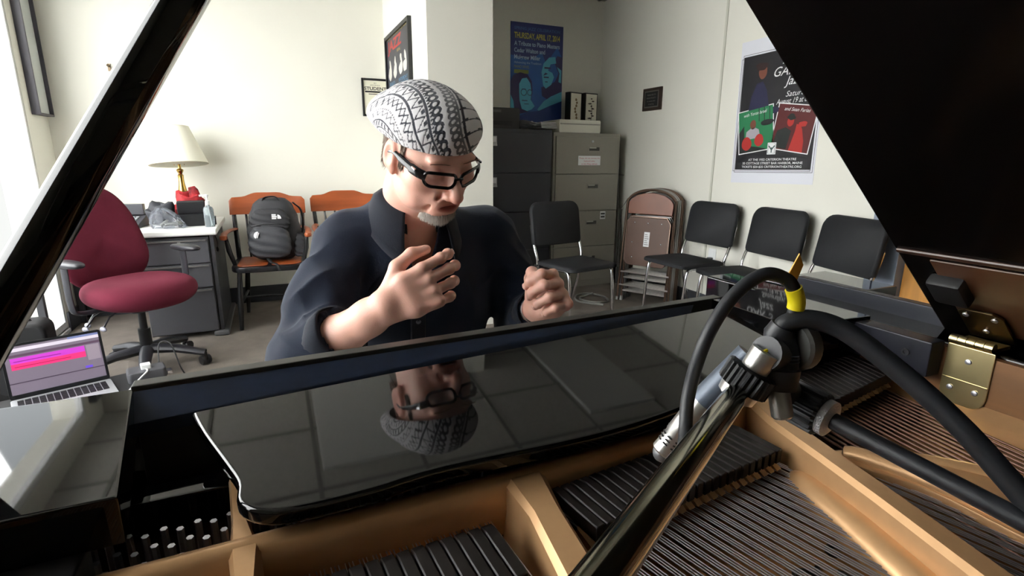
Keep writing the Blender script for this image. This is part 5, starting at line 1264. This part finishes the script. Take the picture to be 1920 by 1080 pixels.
# cut the neck and the open V, keep the rest as a shell
NC = np.array((.279, 1.175, 1.125)); FD = np.array((.16, -.987, 0)); SD = np.array((-.987, -.16, 0))   # chest facing, his right
bm = bmesh.new(); bm.from_mesh(me); kill = []
for f in bm.faces:
    c = np.array(f.calc_center_median())-NC; s_ = c@SD; fr = c@FD
    if np.hypot(s_, fr-.005) < .066 and c[2] > -.10: kill.append(f)
    elif fr > 0 and c[2] > -.16 and abs(s_-.012) < (.060*(c[2]+.16)/.16 if c[2] < 0 else .06): kill.append(f)
bmesh.ops.delete(bm, geom=kill, context='FACES')
for _ in range(14):
    nw = {}
    for v in bm.verts:
        es = [e for e in v.link_edges if e.is_boundary]
        if len(es) == 2: nw[v] = v.co*.3+(es[0].other_vert(v).co+es[1].other_vert(v).co)*.35
    for v, c in nw.items(): v.co = c
bm.to_mesh(me); bm.free()
to_person(me); shirt = link_mesh('shirt', me, m_shirt, person, angle=180)
md = shirt.modifiers.new('cloth', 'SOLIDIFY'); md.thickness = .0025; md.offset = -1
# collar
def colr(u, v):
    a = R(-143+286*u) if False else R(-147+294*u)          # 0 = back of the neck
    ends = min(1, abs(u-.5)*2); e = max(0, (ends-.45)/.55)
    prof = [(.064, -.030), (.062, .010), (.066, .020), (.078, .012), (.092, -.016-.012*e), (.104+.004*e, -.040-.055*e**1.5)]
    x = v*5; i = min(4, int(x)); t = x-i; r = prof[i][0]*(1-t)+prof[i+1][0]*t; z = prof[i][1]*(1-t)+prof[i+1][1]*t
    back = -np.cos(a); 
    p = NC+SD*math.sin(a)*r*1.0+FD*(-math.cos(a))*r+np.array((0, 0, z+.022))+np.array((0, 0, -.045))*max(0, -math.cos(a))
    return tuple(p)
m_col = mat('collar_cotton', (20, 25, 36), .85, spec=.25, sheen=.1, bump=(700, .2))
MB().grid(colr, 60, 16).build('collar', m_col, shirt, world=True, solid=.003, angle=180)
# front placket edge and buttons, cuffs, pocket
def shirt_front(x, z):
    y0 = 1.0; best = None
    c = co2; m = (np.abs(c[:, 0]-x) < .012) & (np.abs(c[:, 2]-z) < .012)
    return float(c[m, 1].min()) if m.any() else 1.12
b = MB(); rows = []
for i in range(16):
    z = .965-.026*i; x = .268+.012*(i/15); y = shirt_front(x, z)-.004
    rows.append((x, y, z))
vs = []; 
for x, y, z in rows: vs += [(x-.016, y+.003, z), (x-.014, y-.0015, z), (x+.014, y-.0015, z), (x+.016, y+.003, z)]
b.add(vs, [(i*4+j, i*4+j+1, i*4+4+j+1, i*4+4+j) for i in range(15) for j in range(3)]).build('placket', m_col, shirt, world=True, solid=.001, angle=60)
for z in (.955, .885, .815, .745):
    x = .270; y = shirt_front(x, z)-.006
    MB().lathe([(.0055, 0), (.006, .0012), (.004, .002), (.0035, .0012)], 14, Matrix.Translation((x, y, z)) @ Matrix.Rotation(R(90), 4, 'X')).build('button', mat('button_grey', (120, 124, 132), .3), shirt, world=True)
x_, y_, d_ = frame_to(Vector(WRR-ELR)); 
for nm, c0, wd, r, dirv in (('cuff', cuR, .050, .0600, nrm(WRR-ELR)), ('cuff', cuL, .048, .0445, nrm(WRL-ELL_))):
    fx, fy, fd = frame_to(Vector(dirv)); b = MB(); vs = []; k = 36
    for q, s in ((-.55, 1.0), (-.5, 1.05), (0, 1.06), (.45, 1.05), (.5, .98)):
        for j in range(k):
            a = 2*PI*j/k; rr = r*s*(1+.035*math.sin(3*a+q*4)+.02*math.sin(7*a))
            vs.append(Vector(c0)+fd*wd*q+fx*rr*math.cos(a)+fy*rr*math.sin(a))
    b.add(vs, [(i*k+j, i*k+(j+1) % k, (i+1)*k+(j+1) % k, (i+1)*k+j) for i in range(4) for j in range(k)]).build(nm, m_col, shirt, world=True, solid=.003, angle=180)
# wristband
fx, fy, fd = frame_to(Vector(nrm(WRL-ELL_))); c0 = WRL-nrm(WRL-ELL_)*.016
MB().tube([Vector(c0)+fx*.0335*math.cos(a)+fy*.0305*math.sin(a) for a in np.linspace(0, 2*PI, 29)[:-1]], .0022, 8, closed=True).build('bracelet', mat('silver_bracelet', (200, 200, 204), .25, 1), person, world=True)
# ---------------------------------------------------------------- trousers and shoes
T = Sdf((.0, .72, .02), (.66, 1.58, .74), .007)
T.ell((.325, 1.38, .545), (.17, .15, .105), k=.05)
for hx, kx, fx_ in ((.25, .18, .20), (.41, .50, .46)):
    T.chain([(hx, 1.36, .525), (kx, .985, .505)], [.088, .068], k=.04); T.chain([(kx, .985, .505), (fx_, .94, .28), (fx_, .93, .075)], [.068, .058, .055], k=.03)
me = T.mesh('trousers'); relax(me, 2); to_person(me); link_mesh('trousers', me, mat('dark_denim', (38, 40, 48), .85, bump=(500, .2)), person, angle=180)
for fx_ in (.20, .46):
    T = Sdf((fx_-.07, .70, -.01), (fx_+.07, 1.02, .13), .005)
    T.ell((fx_, .935, .055), (.04, .05, .045), k=.03); T.ell((fx_, .83, .035), (.045, .085, .03), k=.03); T.ell((fx_, .76, .028), (.042, .05, .022), k=.02)
    me = T.mesh('shoe'); me.transform(Matrix.Translation((0, 0, -min(v.co.z for v in me.vertices)+.001))); to_person(me); link_mesh('shoe', me, m_black, person, angle=180)
# ---------------------------------------------------------------- knitted cap
C0p = np.array((.088, -.012, .012))
def cap_pt(u, v):
    """u round the head, v from brim (0) to crown (1)"""
    a = 2*PI*u; f0 = math.cos(a); r0 = math.sin(a)                      # a=0 front
    tt = v*PI/2
    zc = .030+.012*f0*(1-v)**1.5
    rx, rf, rz = .0865, .106 if f0 > 0 else .116, .088
    bul = 1+.30*math.sin(min(1, v*2.6)**.75*PI)*(.5-.5*f0)**1.3+.09*math.sin(min(1, v*1.5)*PI)
    e = math.cos(tt)**(.72-.16*max(0, f0))
    r = rx*r0*e*bul; f = -.012+rf*f0*e*bul+.004*v; uu = zc+rz*math.sin(tt)**1.05
    br = .006*math.exp(-(v/.05)**2)+.020*max(0, -f0)*math.exp(-((v-.14)/.14)**2)
    return np.array((r, f, uu-br))
def pat(d, s):
    """band pattern: d cm from the centre, s cm along the ring -> 0 pale .. 1 dark"""
    def tri(x, p): x = (x/p) % 1; return abs(2*x-1)
    def line(c, w): return 1 if abs(d-c) < w else 0
    k = 0
    if d < 2.6: k = 1 if (line(1.4, .14) or (1.7 < d < 2.4 and (s/.55) % 1 < .4)) else 0
    elif d < 4.0: k = 1 if (line(2.8, .12) or line(3.85, .10) or (3.0 < d < 3.7 and (s/.7) % 1 < .42)) else 0
    elif d < 5.4: k = .8 if (abs(d-4.7-.25*math.sin(s*6)) < .12 or (abs(d-5.25) < .10 and (s/.4) % 1 < .5)) else 0
    elif d < 7.4: k = 1 if (abs(d-5.9-.75*tri(s, 1.1)) < .16 or abs(d-6.5-.7*tri(s+.55, 1.1)) < .13) else 0
    elif d < 9.8: k = 1 if (line(7.6, .17) or line(9.6, .17) or abs(d-7.9-1.4*tri(s, 1.6)) < .17 or (8.9 < d < 9.4 and tri(s, 1.6) < .35)) else 0
    elif d < 11.6: k = 1 if (abs(math.hypot(d-10.7, ((s/1.15) % 1-.5)*1.15)-.48) < .17 or (abs(d-10.0) < .16 and (s/.5) % 1 < .5)) else 0
    elif d < 13.2: k = .85 if (abs(math.hypot(d-12.4, ((s/1.0+.5) % 1-.5)*1.0)-.42) < .16 or (abs(d-13.05) < .12)) else 0
    elif d < 15.8: k = 1 if (line(13.5, .14) or line(15.6, .14) or ((s/2.2) % 1 < .22 and (13.5 < d < 14.0 or 14.9 < d < 15.6 or (s/2.2) % 1 < .10))) else .12
    else: k = .75 if (math.sin(d*5.5+2*math.sin(s*3))*math.sin(s*5.2+d) > .1) else .1
    return k
NU, NV = 440, 170
vs = []; pv = []
ax = nrm(C0p*np.array((1, .2, .3))); e1 = nrm(np.cross(ax, (0, 1, 0))); e2 = np.cross(ax, e1)
for j in range(NV):
    v = (j/(NV-1))
    for i in range(NU):
        q = cap_pt(i/NU, v*.992); w = q-C0p; d = np.linalg.norm(w)*100; ang = math.atan2(w@e2, w@e1)
        wob = .0012*math.sin(9*q[1]*40+q[2]*60)*.6
        kk = pat(d*.86, ang*max(d, .3)*.69); pv.append(kk); vs.append(tuple(hp(*(q*(1+wob*2))) - HU*0+ nrm(HM @ (q-np.array((0, -.01, .06))))*(.0006*(1-kk))))
b = MB().add(vs, [(j*NU+i, j*NU+(i+1) % NU, (j+1)*NU+(i+1) % NU, (j+1)*NU+i) for j in range(NV-1) for i in range(NU)]+[tuple(range((NV-1)*NU, NV*NU))])
m_cap = bpy.data.materials.new('cap_knit'); m_cap.use_nodes = True; nt2 = m_cap.node_tree; p2 = nt2.nodes['Principled BSDF']; p2.inputs['Roughness'].default_value = .95; p2.inputs['Sheen Weight'].default_value = .3
at_ = nt2.nodes.new('ShaderNodeAttribute'); at_.attribute_name = 'knit'; rp = nt2.nodes.new('ShaderNodeMix'); rp.data_type = 'RGBA'
rp.inputs['A'].default_value = (*lin((220, 218, 220)), 1); rp.inputs['B'].default_value = (*lin((44, 46, 58)), 1); nt2.links.new(at_.outputs['Fac'], rp.inputs['Factor']); nt2.links.new(rp.outputs['Result'], p2.inputs['Base Color'])
nb = nt2.nodes.new('ShaderNodeTexNoise'); nb.inputs['Scale'].default_value = 420; bb = nt2.nodes.new('ShaderNodeBump'); bb.inputs['Strength'].default_value = .5; bb.inputs['Distance'].default_value = .002; nt2.links.new(nb.outputs['Fac'], bb.inputs['Height']); nt2.links.new(bb.outputs['Normal'], p2.inputs['Normal'])
cap = b.build('cap', m_cap, person, world=True, angle=180)
al_ = cap.data.attributes.new('knit', 'FLOAT', 'POINT'); al_.data.foreach_set('value', np.array(pv, np.float32))
# ---------------------------------------------------------------- hair, goatee
def strands(name, n, fn, m, w=.0007):
    b = MB(); rs = np.random.RandomState(2)
    for _ in range(n):
        r = fn(rs)
        if r is None: continue
        p, d, L = r; q = p+d*L*.55; e = p+d*L+np.array((0, 0, -L*.18)); s_ = nrm(np.cross(d, rs.randn(3)))*w
        b.add([hp(*(p-s_)), hp(*(p+s_)), hp(*(q+s_*.7)), hp(*e), hp(*(q-s_*.7))], [(0, 1, 2, 4), (4, 2, 3)])
    return stuff(b.build(name, m, person, world=True, smooth=False))
def goat(rs):
    a = rs.uniform(-1.5, 1.5); t = rs.uniform(0, 1)
    r = .033*math.sin(a)*(1-.15*t); f = .060+.035*math.cos(a)-.018*t; u = -.0945-.026*t+.004*abs(a)
    d = nrm((math.sin(a)*.45, .55*math.cos(a)+.1, -.75)); return np.array((r, f, u)), d, rs.uniform(.006, .0135)
strands('goatee', 4200, goat, mat('grey_beard', (186, 180, 172), .6), .0006)
def stache(rs):
    s = rs.choice((-1, 1)); x = rs.uniform(.006, .03); return np.array((s*x, .0995-.28*x*x*8, -.0605-.25*x)), nrm((s*.5, .35, -.6)), rs.uniform(.004, .007)
def nape(rs):
    s = rs.choice((-1, 1)); t = rs.uniform(0, 1); a = rs.uniform(.35, PI*.5)
    if rs.rand() < .35: p = np.array((s*.0715, .012+.016*rs.rand(), .03-.05*rs.rand())); return p, nrm((s*.25, .1, -1)), rs.uniform(.006, .012)
    return np.array((s*.071*math.sin(a), -.025-.072*math.cos(a), .03-.075*t)), nrm((s*.3*math.sin(a), -.35, -.9)), rs.uniform(.008, .016)
strands('hair', 4200, nape, mat('greying_hair', (132, 116, 102), .6), .0007)
def brow(rs):
    s = rs.choice((-1, 1)); x = rs.uniform(.014, .05); return np.array((s*x, .0945-.42*(x-.015)**2*14, .0165+.004*math.sin((x-.01)*60))), nrm((s*.8, .3, .25)), rs.uniform(.005, .008)
strands('eyebrows', 500, brow, mat('sandy_hair', (150, 116, 96), .6), .0005)
# ---------------------------------------------------------------- glasses
m_gf = mat('spectacle_black', (16, 16, 18), .18)
gl = None; b = MB()
def lens(s, k=28):
    out = []
    for x, y in rrect(-.0275, -.0145, .0275, .0135, [.013, .009, .009, .013], 6):
        X = s*.0335+x*s; out.append((X, .1075-6.5*(abs(X)-.006)**2*1.2, y-.009))
    return out
for s in (1, -1): b.tube([hp(*p) for p in lens(s)], .0031, 8, closed=True)
b.tube([hp(-.0085, .1085, -.006), hp(0, .1115, -.003), hp(.0085, .1085, -.006)], .0026, 8)
glasses = b.build('glasses_frame', m_gf, person, world=True)
for s in (1, -1):
    MB().tube(smooth_path([hp(s*.0585, .088, -.004), hp(s*.0715, .072, -.001), hp(s*.0775, .04, .001), hp(s*.0790, .0, .001), hp(s*.0775, -.025, -.010)], 5), [(.0026, .0088)]*8+[(.0022, .0064)]*5+[(.0018, .0044)]*8, 8).build('temple', m_gf, glasses, world=True)
    ln = lens(s); MB().poly([hp(*p) for p in ln]).build('lens', mat('lens_glass', (240, 240, 242), .02, trans=1.0, ior=1.05), glasses, world=True, smooth=False)
    MB().box((-.006, -.0015, -.0018), (.006, .0015, .0018), Matrix.Translation(Vector(hp(s*.0745, .068, .003))) @ HMW.to_3x3().to_4x4() @ Matrix.Rotation(R(90), 4, 'Z')).build('temple_badge', m_chrome, glasses, world=True)
# ---------------------------------------------------------------- bench
t = thing('piano_bench', 'black padded piano bench under the pianist', 'bench', (.33, 1.42, 0))
MB().rbox((-.36, -.17, .38), (.36, .17, .435), .03).build('seat', m_pad, t, bevel=.015)
MB().box((-.34, -.15, .30), (.34, .15, .38)).build('apron', m_lac, t, bevel=.004)
for sx in (-1, 1):
    for sy in (-1, 1): MB().cyl((sx*.31, sy*.13, 0), (sx*.31, sy*.13, .31), .018, .026, 12).build('leg', m_lac, t)
